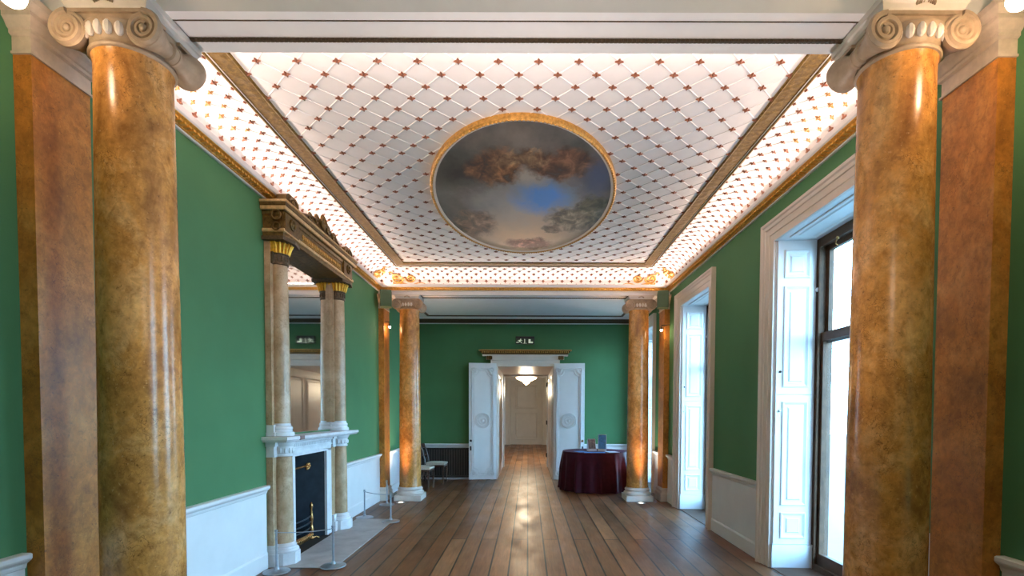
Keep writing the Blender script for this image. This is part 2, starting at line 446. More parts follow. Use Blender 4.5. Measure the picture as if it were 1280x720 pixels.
# ceilings and beams
PLX = (XL-.45, XR+.55)
ceil = empty('ceiling', (0,0,ZC), label='white coffered ceiling with gilt rosettes', cat='ceiling', kind='structure')
MB().box(*PLX, BN0, BF1, ZC, ZC+.17).build('panel', M['plaster'], ceil)
struct('ceiling_end_bay', MB().box(*PLX, BF1, YE+.3, 3.80, 4.25), M['plaster'], 'pale flat ceiling of the far bay behind the columns', 'ceiling')
struct('ceiling_near_bay', MB().box(*PLX, YB-.3, BN0, 3.86, 4.25), M['plaster'], 'flat ceiling of the near bay', 'ceiling')
def beam(y0, y1, label, n):
    b = empty(n, (CX, (y0+y1)/2, ZS), label=label, cat='beam', kind='structure')
    bx0, bx1, p0, p1, rc = -1.93, 1.79, y0+.058, y1-.088, .010
    mm = MB().box(XL, XR, y0, y1, ZS+rc, ZC)
    mm.box(XL, bx0, y0, y1, ZS, ZS+rc).box(bx1, XR, y0, y1, ZS, ZS+rc).box(bx0, bx1, y0, p0, ZS, ZS+rc).box(bx0, bx1, p1, y1, ZS, ZS+rc)
    mm.build('beam_body', M['plaster'], b)
    mm = MB().box(bx0, bx1, p0-.003, p0+.004, ZS-.003, ZS+rc).box(bx0, bx0+.012, p0, p1, ZS-.003, ZS+rc).box(bx1-.012, bx1, p0, p1, ZS-.003, ZS+rc)
    mm.box(bx0, bx1, p1-.016, p1, ZS-.004, ZS+rc)
    for i in range(150):
        x = bx0 + .01 + (bx1-bx0-.02)*(i+.5)/150
        mm.box(x-.008, x+.008, p1-.022, p1-.004, ZS-.008, ZS+.006)
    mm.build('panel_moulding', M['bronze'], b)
    return b
beam(BN0, YN, 'plastered beam with a gilt-edged panel over the near columns', 'trim_1')
beam(YF, BF1, 'plastered beam over the far columns', 'trim_2')

# cornice round the coved part + end bay + near bay
RECT = [(XL, YN), (XR, YN), (XR, YF), (XL, YF)]
fz = lambda u, v, w: (u, v, w)
bead = MB().sweep([(0,3.735),(.02,3.735),(.026,3.742),(.02,3.752),(0,3.752)], RECT, fz, closed=True)
cor = empty('trim_3', (CX, (YN+YF)/2, 3.74), label='gilt and white cornice round the coved ceiling', cat='cornice', kind='structure')
bead.build('white_bead', M['white'], cor)
g = MB().sweep([(0,3.752),(.03,3.755),(.036,3.766),(.055,3.768),(.075,3.778),(.092,3.782),(.105,3.784),(.105,3.79),(0,3.79)], RECT, fz, closed=True)
def teeth(mm, x0, y0, x1, y1, nx, ny, step, o0, o1, z0, z1, wd):
    L = math.hypot(x1-x0, y1-y0); k = int(L/step); dx, dy = (x1-x0)/L, (y1-y0)/L
    for i in range(k):
        s_ = (i+.5)*L/k
        px, py = x0+dx*s_, y0+dy*s_
        a = [(px+dx*q*wd+nx*o, py+dy*q*wd+ny*o) for q, o in ((-1,o0),(1,o0),(1,o1),(-1,o1))]
        xs = [p[0] for p in a]; ys = [p[1] for p in a]
        mm.box(min(xs), max(xs), min(ys), max(ys), z0, z1)
for (a, b_, nx, ny) in ((RECT[1], RECT[2], -1, 0), (RECT[3], RECT[0], 1, 0), (RECT[2], RECT[3], 0, -1)):
    teeth(g, *a, *b_, nx, ny, .05, .036, .085, 3.758, 3.777, .014)
g.build('gilt_moulding', M['cornicegold'], cor)
MB().sweep([(.0,3.79),(.108,3.79),(.118,3.80),(.124,3.835),(.120,3.842),(.108,3.842),(.104,3.80),(.0,3.795)], RECT, fz, closed=True, loop=True).build('white_lip', M['plaster'], cor)
RECTC = [(XL, YR), (XR, YR), (XR, YF), (XL, YF)]
# cove
CO, CZ0 = .42, 3.80
def covep(t):                       # t 0..1 along the quarter arc -> offset from the wall, z
    a = t*PI/2
    return CO - (CO-.02)*cos(a), CZ0 + (ZC-.02-CZ0)*sin(a)
cov = empty('trim_4', (CX, (YN+YF)/2, CZ0), label='white lattice cove with gilt flowers between cornice and ceiling', cat='cove', kind='structure')
prof = [covep(i/12) for i in range(13)] + [(CO+.03, ZC-.02), (CO+.03, ZC)]
MB().sweep(prof, RECTC, fz, closed=True).build('cove_surface', M['plaster'], cov, True)
def side_pt(side, s_, o, z):
    if side == 'L': return (XL+o, s_, z)
    if side == 'R': return (XR-o, s_, z)
    if side == 'F': return (s_, YF-o, z)
    return (s_, YN+o, z)
def cove_xyz(side, s_, t, lift=0.):
    o, z = covep(t); a = t*PI/2
    return side_pt(side, s_, o + lift*cos(a), z - lift*sin(a))
def flower(mm, c, ex, ey, ez, r, n=5):
    # small gilt flower: petals around a boss; ex, ey in-plane, ez outwards
    c = Vector(c)
    vs = [c + ez*r*.55]
    k = n*2
    for i in range(k):
        a = 2*PI*i/k; rr = r if i % 2 == 0 else r*.55
        vs.append(c + (ex*cos(a) + ey*sin(a))*rr + ez*(r*.28 if i % 2 == 0 else r*.1))
    for i in range(k):
        a = 2*PI*i/k; rr = r if i % 2 == 0 else r*.55
        vs.append(c + (ex*cos(a) + ey*sin(a))*rr*.9 - ez*.003)
    fs = [(0, 1+i, 1+(i+1)%k) for i in range(k)] + [(1+i, 1+k+i, 1+k+(i+1)%k, 1+(i+1)%k) for i in range(k)]
    mm.add(vs, fs)
def ribstrip(mm, pts, ups, w):
    # raised rib of triangular section along pts
    vs = []; P = [Vector(p) for p in pts]
    for i in range(len(P)):
        d = (P[min(i+1,len(P)-1)] - P[max(i-1,0)]).normalized(); u = Vector(ups[i]); sd = d.cross(u).normalized()
        vs += [P[i]-sd*w, P[i]+u*w*1.1, P[i]+sd*w]
    fs = []
    for i in range(len(P)-1):
        a = i*3; fs += [(a,a+1,a+4,a+3),(a+1,a+2,a+5,a+4)]
    mm.add(vs, fs)
NT = 6
fl_pts = []; ribs = MB()
S_STEP = .17
for side, s0, s1 in (('L', YR, YF), ('R', YR, YF), ('F', XL, XR)):
    n = round((s1-s0)/S_STEP); st = (s1-s0)/n
    for j in range(NT+1):
        t = .14 + .84*j/NT
        o, z = covep(t)
        for i in range(2*n+1):
            if (i + j) % 2: continue
            s_ = s0 + i*st/2
            if s_ < s0+o-.01 or s_ > s1-o+.01: continue
            if side == 'F' or s_ < YF-.25: 
                fl_pts.append((side, s_, t, j))
            # curved scale-like ribs to the next row
            if j < NT:
                for d_ in (-1, 1):
                    s2 = s_ + d_*st/2
                    o2, _ = covep(t+.84/NT)
                    if s2 < s0+o2-.02 or s2 > s1-o2+.02: continue
                    pts = []; ups = []
                    for q in range(4):
                        x = q/3; tt = t + .84/NT*x
                        bulge = d_*sin(x*PI)*.018
                        pts.append(cove_xyz(side, s_+(s2-s_)*x + bulge, tt, .0))
                        p1 = Vector(cove_xyz(side, 0, tt, 1.)); p0 = Vector(cove_xyz(side, 0, tt, 0.)); ups.append(p1-p0)
                    ribstrip(ribs, pts, ups, .006)
ribs.build('lattice_ribs', M['plaster'], cov)
def fl_frame(side, t):
    a = t*PI/2
    ez = Vector(cove_xyz(side, 0, t, 1.)) - Vector(cove_xyz(side, 0, t, 0.)); ez.normalize()
    ex = Vector((0,1,0)) if side in 'LR' else Vector((1,0,0))
    return ex, ez.cross(ex).normalized(), ez
def fl_dist(f):
    p = Vector(cove_xyz(f[0], f[1], f[2])); return (p - Vector((0,0,1.6))).length
fl_pts.sort(key=lambda f: fl_dist(f) + (100 if f[1] < 3.3 and f[0] in 'LR' else 0))
protos = {}
rest = MB()
for idx, (side, s_, t, j) in enumerate(fl_pts):
    r = .033 if j % 2 else .027
    if j in (0, NT): r = .022
    ex, ey, ez = fl_frame(side, t)
    if idx < 100:
        key = (side, j)
        if key not in protos:
            mm = MB(); flower(mm, (0,0,0), ex, ey, ez, r, 4); o = mm.build('rosette', M['covegold'] if j in (2,3,4) else M['rosette'], cov, local=True); protos[key] = o
        else:
            o = protos[key].copy(); COL.objects.link(o); o.parent = cov
        o.location = Vector(cove_xyz(side, s_, t)) - cov.location
    else: flower(rest, cove_xyz(side, s_, t), ex, ey, ez, r, 4)
tag(rest.build('rosette_rows', M['rosette'], cov), kind='stuff')
# gilt band
BI = .60
bandp = [(CO, ZC), (CO, ZC-.024), (CO+.016, ZC-.030), (CO+.03, ZC-.014), (BI-.024, ZC-.012), (BI-.010, ZC-.018), (BI, ZC-.014), (BI, ZC)]
band = MB().sweep(bandp, RECTC, fz, closed=True)
struct('trim_5', band, M['band'], 'broad gilt band framing the flat of the ceiling', 'ceiling band')
# flat lattice + rosettes
AX = (XR-XL-2*BI)/14; NY = 35; AY = (YF-YR-2*BI)/NY
OC = (-.06, 6.02); OA, OB = 1.05, 1.77
def inoval(x, y, k=1.0): return ((x-OC[0])/(OA*k))**2 + ((y-OC[1])/(OB*k))**2 < 1
pts = []; lat = MB()
x0, y0 = XL+BI, YR+BI
for j in range(NY+1):
    for i in range(29):
        if (i + j) % 2: continue
        x, y = x0 + i*AX/2, y0 + j*AY
        if not inoval(x, y, 1.01): pts.append((x, y))
        if j < NY:
            for d_ in (-1, 1):
                if not 0 <= i + d_ <= 28: continue
                x2, y2 = x + d_*AX/2, y + AY
                if inoval(x, y, .97) and inoval(x2, y2, .97): continue
                ribstrip(lat, [(x, y, ZC), (x2, y2, ZC)], [(0,0,-1)]*2, .0042)
lat.build('lattice_ribs', M['plaster'], ceil)
pts.sort(key=lambda p: (p[1], abs(p[0])))
rest = MB(); pro = None
ex, ey, ez = Vector((1,0,0)), Vector((0,1,0)), Vector((0,0,-1))
for idx, (x, y) in enumerate(pts):
    if idx < 100:
        if pro is None:
            mm = MB(); flower(mm, (0,0,0), ex, ey, ez, .033, 4); pro = o = mm.build('rosette', M['rosette'], ceil, local=True)
        else: o = pro.copy(); COL.objects.link(o); o.parent = ceil
        o.location = (x, y, 0)
    else: flower(rest, (x, y, ZC), ex, ey, ez, .033, 4)
tag(rest.build('rosette_rows', M['rosette'], ceil), kind='stuff')

# oval painting
pt = empty('ceiling_painting', (OC[0], OC[1], ZC), label='oval sky painting in a gilt frame on the coffered ceiling', cat='painting')
ell = lambda k, a, b: [((a)*cos(2*PI*i/k), (b)*sin(2*PI*i/k)) for i in range(k)]
E_ = ell(96, OA-.03, OB-.03)
MB().prism(E_, -.032, -.001, lambda u,v,w: (u,v,w)).build('canvas', M['canvas'], pt, local=True)
EP = ell(96, OA, OB)[::-1]
mm = MB().sweep([(-.0,0),(-.0,-.040),(-.014,-.055),(-.034,-.048),(-.034,-.03)][::1], [(x, y) for x, y in EP], lambda u,v,w: (u,v,w), closed=True)
# beaded edge
for i in range(180):
    a = 2*PI*i/180
    mm.ell(((OA-.016)*cos(a), (OB-.016)*sin(a), -.052), .012, .012, .010, 6, 4)
mm.build('gilt_frame', M['gold'], pt, local=True, smooth=True)
MB().sweep([(.034,-.03),(.034,-.046),(.056,-.040),(.060,-.03)], ell(96, OA, OB), lambda u,v,w: (u,v,w), closed=True).build('inner_moulding', M['cream'], pt, local=True)

# gilt scrolls in the far corners of the cove
def scroll_corner(sg):
    t = empty('scroll_ornament', (XL if sg < 0 else XR, YF, 3.85),
              label='gilt scroll ornament in the cove corner above the %s' % ('far column nearer the chairs' if sg < 0 else 'far column beside the draped table'),
              cat='ornament', group=None)
    mm = MB(); xw = XL if sg < 0 else XR
    A = .5   # arc length of cove approx
    def on_far(d, a, lift=.014): return cove_xyz('F', xw - sg*d, max(.02, min(.98, a)), lift)
    def on_side(d, a, lift=.014): return cove_xyz('L' if sg < 0 else 'R', YF - d, max(.02, min(.98, a)), lift)
    def spiral(fn, d, a, r, turns, flip, start=0):
        P = []; n = int(26*turns)
        for i in range(n+1):
            th = start + flip*2*PI*turns*i/n; rr = r*(1 - .86*i/n)
            P.append(fn(d + rr*cos(th), a + rr*sin(th)/A))
        mm.tube(P, [.013*(1-.5*i/n)+.003 for i in range(n+1)], 6)
        mm.ell(fn(d, a, .016), .018, .018, .018, 8, 6)
    spiral(on_far, .60, .40, .085, 1.8, 1, PI)
    spiral(on_far, .37, .42, .105, 2.0, -1, 0)
    spiral(on_side, .40, .42, .10, 1.8, 1, PI)
    # foliage and connecting stems
    P = [on_far(.85 - i*.02, .16 + .05*sin(i*.35)) for i in range(30)]
    mm.tube(P, [.004 + .010*min(1, i/12) for i in range(30)], 6)
    rnd = random.Random(3)
    for i in range(26):
        d = rnd.uniform(.20, .52); a = rnd.uniform(.2, .72); f = on_far if d < .4 and i % 2 else on_side
        if f is on_far and d < .23: d += .1
        th = rnd.uniform(0, 6.28); L = rnd.uniform(.04, .08)
        Q = [f(d + L*q*cos(th + q*1.2), a + L*q*sin(th + q*1.2)/A, .010 + .016*sin(q*PI)) for q in (0, .25, .5, .75, 1)]
        mm.tube(Q, [.004, .012, .014, .010, .003], 6)
    mm.build('scrollwork', M['gold'], t, True)
    return t
scroll_corner(-1); scroll_corner(1)

# end-bay cornice
R2 = [(XR, BF1), (XR, YE), (XL, YE), (XL, BF1)]
cor2 = empty('trim_6', (CX, YE, 3.7), label='dark gilt cornice line at the top of the end wall', cat='cornice', kind='structure')
MB().sweep([(0,3.672),(.025,3.672),(.03,3.682),(.02,3.69),(0,3.69)], R2, fz).build('white_bead', M['white'], cor2)
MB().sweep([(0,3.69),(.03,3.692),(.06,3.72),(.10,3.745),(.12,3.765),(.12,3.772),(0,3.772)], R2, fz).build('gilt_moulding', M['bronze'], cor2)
MB().sweep([(0,3.772),(.14,3.772),(.16,3.80),(0,3.80)], R2, fz).build('white_cyma', M['plaster'], cor2)
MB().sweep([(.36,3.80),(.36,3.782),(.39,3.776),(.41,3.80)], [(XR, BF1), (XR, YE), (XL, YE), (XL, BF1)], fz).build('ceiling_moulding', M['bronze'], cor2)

# dado panelling
def dado(name, path, label):
    d = empty(name, (path[0][0], path[0][1], 0), label=label, cat='dado', kind='structure')
    mm = MB()
    mm.sweep([(0,0),(.022,0),(.022,.15),(.016,.165),(.012,.17),(.012,.765),(.018,.77),(.024,.785),(.026,.795),(.05,.815),(.055,.825),(.055,.845),(.045,.85),(0,.85)], path, fz)
    mm.build('panelling', M['white'], d); return d
dado('baseboard_left_1', [(XL, 2.64), (XL, YB)], 'white dado panelling in the near bay left of the columns')
dado('baseboard_left_2', [(XL, 5.10), (XL, 3.05)], 'white dado panelling before the fireplace')
dado('baseboard_left_3', [(XL, 9.02), (XL, 7.12)], 'white dado panelling beyond the fireplace')
dado('baseboard_left_4', [(XL, YE), (XL, 9.40)], 'white dado panelling behind the far column by the chairs')
dado('baseboard_far_1', [(-1.0, YE), (XL, YE)], 'dado rail above the dark radiator on the end wall')
dado('baseboard_far_2', [(XR, YE), (.90, YE)], 'white dado behind the draped table')
ed = []; e = YB
AR = .20
for w in WIN: ed.append((e, w-WH-AR)); e = w+WH+AR
ed.append((e, YE))
k = 0
for i, (a, b_) in enumerate(ed):
    segs = [(a, b_)]
    for cy in (CY1, CY2):
        segs = [s2 for (p, q) in segs for s2 in (((p, cy-.2), (cy+.2, q)) if p < cy-.2 and q > cy+.2 else ((p, q),))]
    for (p, q) in segs:
        if q - p < .05: continue
        k += 1
        dado('baseboard_right_%d' % k, [(XR, p), (XR, q)], 'white dado panel %s on the window wall' % ['in front of the near pilaster', 'just past the near pilaster', 'between the two tall windows', 'before the far pilaster', 'just past the far pilaster', 'in the far corner'][min(k-1, 5)])

# ------------------------------------------------------------------ columns
def shaft_r(z):
    t = (z - .24)/(3.40 - .24)
    return .192 - .018*max(0, t-.30)/.70 * (1 if t > .30 else 0)
def spiral_pts(r0, r1, turns, y, cx, cz, flip, n=40, start=PI/2):
    P = []
    for i in range(n+1):
        th = start + flip*2*PI*turns*i/n; r = r0 + (r1-r0)*i/n
        P.append((cx + r*cos(th), y, cz + r*sin(th)))
    return P
def make_column():
    c = empty('marble_column')
    B = MB().cbox(-.24, .24, -.24, .24, 0, .10, .004)
    B.lathe([(.235,.10),(.245,.115),(.247,.135),(.238,.155),(.222,.16),(.218,.166),(.212,.178),(.214,.188),(.222,.192),(.226,.203),(.222,.214),(.206,.22),(.204,.236),(.194,.245)], n=48)
    B.build('base', M['stone'], c, True, local=True)
    MB().lathe([(.200,.24),(.199,.26)] + [(shaft_r(.28 + (3.39-.28)*i/16), .28 + (3.39-.28)*i/16) for i in range(17)] + [(.177,3.415),(.181,3.43)], n=56).build('shaft', M['col'], c, True, local=True)
    cap = MB()
    cap.lathe([(.181,3.43),(.190,3.434),(.194,3.443),(.190,3.452),(.180,3.456),(.180,3.462),(.188,3.47),(.204,3.51),(.212,3.54),(.21,3.555),(.19,3.56)], n=48)
    for sg in (-1, 1):              # channelled band between the scrolls, front and back
        f = lambda u, v, w, sg=sg: (u, sg*(.172+w), v)
        cap.prism([(-.19,3.596),(.19,3.596),(.19,3.545),(.12,3.548),(0,3.552),(-.12,3.548),(-.19,3.545)], -.10, 0, f)
        cap.prism([(-.21,3.612),(.21,3.612),(.21,3.594),(-.21,3.594)], -.12, .012, f)
        cap.tube([(x/10*.19, sg*.174, 3.545 + .006*(1-(x/10)**2)) for x in range(-10, 11)], .007, 6)
        for q in range(-4, 5):
            cap.ell((q*.011, sg*.196, 3.640 + .020*(1-abs(q)/5)), .007, .008, .016, 6, 5)
    cap.box(-.19, .19, -.16, .16, 3.545, 3.612)
    capo = cap.build('capital', M['volute'], c, True, local=True)
    eg = MB()
    for i in range(26):
        a = 2*PI*i/26
        eg.ell((.203*cos(a), .203*sin(a), 3.508), .021, .021, .036, 8, 6)
    eg.build('egg_moulding', M['stone'], capo, True, local=True)
    for sg in (-1, 1):
        v = MB(); cx, cz = sg*.19, 3.512; H = .188
        pr = [(.0,-H),(.080,-H),(.088,-H+.006),(.088,-H+.02),(.074,-H+.045),(.054,-.09),(.044,-.05),(.042,-.03),(.052,-.024),(.052,-.012),(.048,-.010),(.048,.010),(.052,.012),(.052,.024),(.042,.03),(.044,.05),(.060,.078),(.082,.110),(.092,.142),(.090,.168),(.072,H),(0,H+.008)]
        v.lathe(pr, (cx, 0, cz), 28, 'y')
        v.tube(spiral_pts(.082, .022, 2.1, -H, cx, cz, -sg, 56), [.017 - .008*i/56 for i in range(57)], 6)
        v.ell((cx, -H, cz), .020, .016, .020, 10, 6)
        v.build('volute', M['volute'], capo, True, local=True)
    MB().sweep([(0,3.612),(-.010,3.622),(-.018,3.64),(-.026,3.648),(-.026,3.68)], [(-.195,-.175),(.195,-.175),(.195,.195),(-.195,.195)], fz, closed=True).box(-.19,.19,-.17,.19,3.614,3.679).build('abacus', M['stone'], capo, local=True)
    return c
c0 = make_column()
labs = ['near brown marble column left, standing before the fireplace wall', 'near ochre marble column beside the big window', 'far orange marble column beside the chairs and rope stands', 'far orange marble column beside the draped round table']
labs[0] = 'near brown marble column on the fireplace side of the room'
for i, (x, y) in enumerate(((-2.118, CYN), (1.972, CYN), (COLX[0], CY2), (COLX[1], CY2))):
    c = c0 if i == 0 else copy_tree(c0)
    c.location = (x, y, 0); tag(c, labs[i], 'column', 'marble columns with scrolled capitals')

# pilasters
def make_pilaster(x, sg, y, label):
    c = empty('wall_pilaster', (x, y, 0), label=label, cat='pilaster', group='flat marble pilasters behind the columns')
    p, h = .095, .175
    U = [(0, -h), (sg*p, -h), (sg*p, h), (0, h)]
    if sg < 0: U = U[::-1]
    f = lambda u, v, w: (u, v, w)
    MB().box(min(0, sg*p), max(0, sg*p), -h, h, .24, 3.44).build('shaft', M['pil'], c, local=True)
    s_ = 1
    bp = [(0,0),(-.045,0),(-.045,.10),(-.04,.105),(-.046,.125),(-.038,.15),(-.024,.158),(-.02,.18),(-.028,.20),(-.02,.215),(-.01,.225),(0,.24)]
    m1 = MB().sweep(bp, U, f); m1.box(min(0, sg*p), max(0, sg*p), -h, h, 0, .24); m1.build('base', M['stone'], c, local=True)
    cp = [(0,3.44),(-.012,3.44),(-.012,3.452),(-.004,3.455),(-.004,3.53),(-.02,3.538),(-.02,3.556),(-.03,3.562),(-.042,3.585),(-.055,3.60),(-.055,3.622),(-.065,3.628),(-.085,3.65),(-.09,3.68),(0,3.68)]
    m2 = MB().sweep(cp, U, f); m2.box(min(0, sg*p), max(0, sg*p), -h, h, 3.44, 3.68); m2.build('capital', M['capital'], c, local=True)
    return c
make_pilaster(XL, 1, CY1, 'near brown marble pilaster on the fireplace wall')
make_pilaster(XR, -1, CY1, 'near red-brown marble pilaster on the window wall')
make_pilaster(XL, 1, CY2, 'slim brown pilaster on the wall past the fireplace')
make_pilaster(XR, -1, CY2, 'dark glossy pilaster between the two far windows')

# ------------------------------------------------------------------ windows
def frame_panel(mm, u0, u1, v0, v1, fn, s=1.):
    path = [(u0, v0), (u1, v0), (u1, v1), (u0, v1)]
    mm.sweep([(0,0),(0,.010*s),(.010*s,.014*s),(.020*s,.008*s),(.030*s,.002*s),(.034*s,0)], path, fn, closed=True)
    i = .055*s
    if u1-u0 > .14*s:
        mm.sweep([(i,0),(i+.012*s,.009*s),(i+.014*s,.009*s)], path, fn, closed=True)
        mm.add([fn(a, b, .009*s) for a, b in ((u0+i+.014*s, v0+i+.014*s), (u1-i-.014*s, v0+i+.014*s), (u1-i-.014*s, v1-i-.014*s), (u0+i+.014*s, v1-i-.014*s))], [(0,1,2,3)])
def window(n, yc, label):
    w = empty('window_%d' % n, (XR, yc, 0), label=label, cat='window', kind='structure')
    y0, y1 = yc-WH, yc+WH
    # architrave: three-step moulding on the wall face
    fa = lambda u, v, ww: (XR - ww, u, v)
    path = [(y0, 0), (y0, WZ), (y1, WZ), (y1, 0)]
    MB().sweep([(-.01,0),(-.01,.022),(.06,.024),(.064,.032),(.125,.036),(.13,.046),(.16,.05),(.172,.062),(.195,.066),(AR,.06),(AR,0)], path, fa).build('architrave', M['cream'], w)
    XS = XR + .42
    # reveal linings with shutters
    for sg, yy in ((1, y1), (-1, y0)):
        fr = lambda u, v, ww, sg=sg, yy=yy: (XR + u, yy - sg*(.012 + .07*u + ww), v)
        def slab(mm, u0, u1, v0, v1, w0, w1):
            mm.add([fr(u,v,q) for q in (w0,w1) for (u,v) in ((u0,v0),(u1,v0),(u1,v1),(u0,v1))],
                   [(0,3,2,1),(4,5,6,7),(0,1,5,4),(1,2,6,5),(2,3,7,6),(3,0,4,7)])
        mm = MB(); slab(mm, 0, .415, 0, .235, -.0, .03); slab(mm, 0.0, .415, .22, .245, -.0, .034); slab(mm, 0, .415, .235, WZ, -.010, .004)
        mm.build('reveal_lining', M['white'], w)
        for (z0, z1, order) in ((.25, 1.785, 0), (1.79, 3.345, 1)):
            mm = MB(); slab(mm, .012, .385, z0, z1, .005, .026)
            f2 = lambda u, v, q: fr(u, v, .026+q)
            if order == 0: frame_panel(mm, .075, .325, z0+.06, z0+.33, f2); frame_panel(mm, .075, .325, z0+.40, z1-.07, f2)
            else: frame_panel(mm, .075, .325, z0+.07, z1-.46, f2); frame_panel(mm, .075, .325, z1-.38, z1-.10, f2)
            so = mm.build('shutter', M['white'], w)
            kz = 1.62 if order == 0 else 2.02
            MB().ell(fr(.05, kz, .032), .013, .013, .013, 10, 6).build('shutter_knob', M['white'] if order == 0 else M['black'], so, True)
    # soffit of the reveal
    mm = MB().box(XR+.0, XS, y0, y1, WZ-.012, WZ)
    fs_ = lambda u, v, q: (XR + u, v, WZ-.012-q)
    frame_panel(mm, .07, .33, y0+.14, y1-.14, fs_)
    mm.build('soffit_lining', M['white'], w)
    # sash box, upper and lower sash
    fm = MB(); a0, a1 = y0+.035, y1-.035
    for (p, q) in ((a0, a0+.07), (a1-.07, a1)): fm.box(XS-.02, XS+.12, p, q, 0, WZ-.012)
    fm.box(XS-.02, XS+.12, a0+.07, a1-.07, WZ-.09, WZ-.012); fm.box(XS-.03, XS+.12, a0+.07, a1-.07, 0, .05)
    fm.sweep([(0,0),(0,.012),(.018,.016),(.022,0)], [(a0+.07,.05),(a1-.07,.05),(a1-.07,WZ-.09),(a0+.07,WZ-.09)], lambda u,v,q: (XS-.02-q, u, v), closed=True)
    fm.build('sash_frame', M['oak'], w)
    b0, b1 = a0+.07, a1-.07; zm = 2.35
    def sash(x, z0, z1, bot, top, name):
        s_ = MB()
        s_.box(x, x+.04, b0, b0+.05, z0, z1); s_.box(x, x+.04, b1-.05, b1, z0, z1)
        s_.box(x, x+.04, b0+.05, b1-.05, z0, z0+bot); s_.box(x, x+.04, b0+.05, b1-.05, z1-top, z1)
        so = s_.build(name, M['oak'], w)
        MB().box(x+.015, x+.021, b0+.05, b1-.05, z0+bot, z1-top).build('glass_pane', M['glass'], so)
        return so
    up = sash(XS+.045, zm-.05, WZ-.09, .075, .055, 'upper_sash'); lo = sash(XS, .05, zm+.055, .13, .085, 'lower_sash')
    MB().tube([(XS-.03, yc+.25, WZ-.12), (XS-.05, yc+.25, WZ-.14), (XS-.05, yc+.25, WZ-.17), (XS-.03, yc+.25, WZ-.18)], .008, 8).ell((XS-.035, yc+.25, WZ-.11), .016, .02, .016).build('sash_catch', M['brass'], w, True)
    MB().ell((XS-.03, b1+.02, 2.84), .02, .022, .022, 14, 10).build('white_knob', M['white'], w, True)
    MB().box(XR-.0, XS-.03, y0+.05, y1-.05, -.02, .006).build('threshold', M['oak'], w)
    return w
window(1, WIN[0], 'tall shuttered sash window partly behind the near column')
window(2, WIN[1], 'tall shuttered window second along the wall')
window(3, WIN[2], 'tall shuttered window beyond the far pilaster')

# ------------------------------------------------------------------ end-wall double doors
# lining of the deep doorway
dr = empty('door_1', (-.07, YE, 0), label='deep white doorway with a gilt hood in the green end wall', cat='doorway', kind='structure')
mm = MB(); mm.box(DX0, DX0+.018, YE-.02, YP, 0, DZ); mm.box(DX1-.018, DX1, YE-.02, YP, 0, DZ); mm.box(DX0+.018, DX1-.018, YE-.02, YP, DZ-.018, DZ)
fj = lambda sx: (lambda u, v, q: ((DX0+.018+q) if sx < 0 else (DX1-.018-q), u, v))
for sx in (-1, 1):
    frame_panel(mm, YE+.25, YE+1.25, .25, 2.5, fj(sx), 1.6); frame_panel(mm, YE+1.45, YE+2.45, .25, 2.5, fj(sx), 1.6)
mm.build('lining', M['cream'], dr)
fe = lambda u, v, q: (u, YE - q, v)
MB().sweep([(0,0),(0,.02),(.05,.024),(.055,.034),(.105,.04),(.12,.055),(.14,.055),(.14,0)], [(DX0, 0), (DX0, DZ), (DX1, DZ), (DX1, 0)], fe).build('architrave', M['cream'], dr)
MB().box(DX0-.24, DX1+.24, YE-.045, YE, DZ+.135, 2.93).box(DX0-.24, DX1+.24, YE-.055, YE, DZ+.135, DZ+.155).build('frieze', M['cream'], dr)
hd = MB(); hx0, hx1 = DX0-.28, DX1+.28
HP = [(hx0, YE), (hx0, YE-.05), (hx1, YE-.05), (hx1, YE)]
hd.sweep([(0,2.925),(-.02,2.925),(-.03,2.945),(-.045,2.95),(-.045,2.97),(-.075,2.985),(-.10,3.02),(-.12,3.03),(-.12,3.055),(0,3.06)], HP, fz)
hd.box(hx0, hx1, YE-.05, YE, 2.925, 3.06)
hd.build('hood_cornice', M['oldgold'], dr)
MB().sweep([(-.0,2.915),(-.05,2.918),(-.052,2.946),(0,2.948)], HP, fz).build('hood_fillet', M['cream'], dr)
eg = MB()
for i in range(46):
    x = hx0-.07 + (hx1-hx0+.14)*(i+.5)/46
    eg.ell((x, YE-.145, 3.005), .014, .014, .026, 8, 6)
eg.sweep([(-.115,3.032),(-.13,3.036),(-.13,3.05),(-.115,3.054)], HP, fz)
eg.build('egg_and_dart', M['gold'], dr, True)
for x in (DX0-.165, DX1+.165):
    b_ = MB().box(x-.065, x+.065, YE-.075, YE-.04, DZ+.14, 2.93)
    for q in (-.035, 0, .035): b_.tube([(x+q, YE-.08, DZ+.15), (x+q, YE-.088, 2.83), (x+q, YE-.10, 2.92)], .014, 6)
    b_.build('bracket', M['oldgold'], dr, True)
# inner doorway architrave + hinges
MB().box(DX0, DX0+.055, YP-.22, YP-.10, 0, DZ-.06).box(DX1-.055, DX1, YP-.22, YP-.10, 0, DZ-.06).box(DX0, DX1, YP-.22, YP-.10, DZ-.06, DZ).build('inner_frame', M['white'], dr)
mm = MB()
for z in (.35, 1.3, 2.4): mm.tube([(DX1-.065, YP-.23, z-.06), (DX1-.065, YP-.23, z+.06)], .018, 8)
mm.build('hinge', M['black'], dr, True)

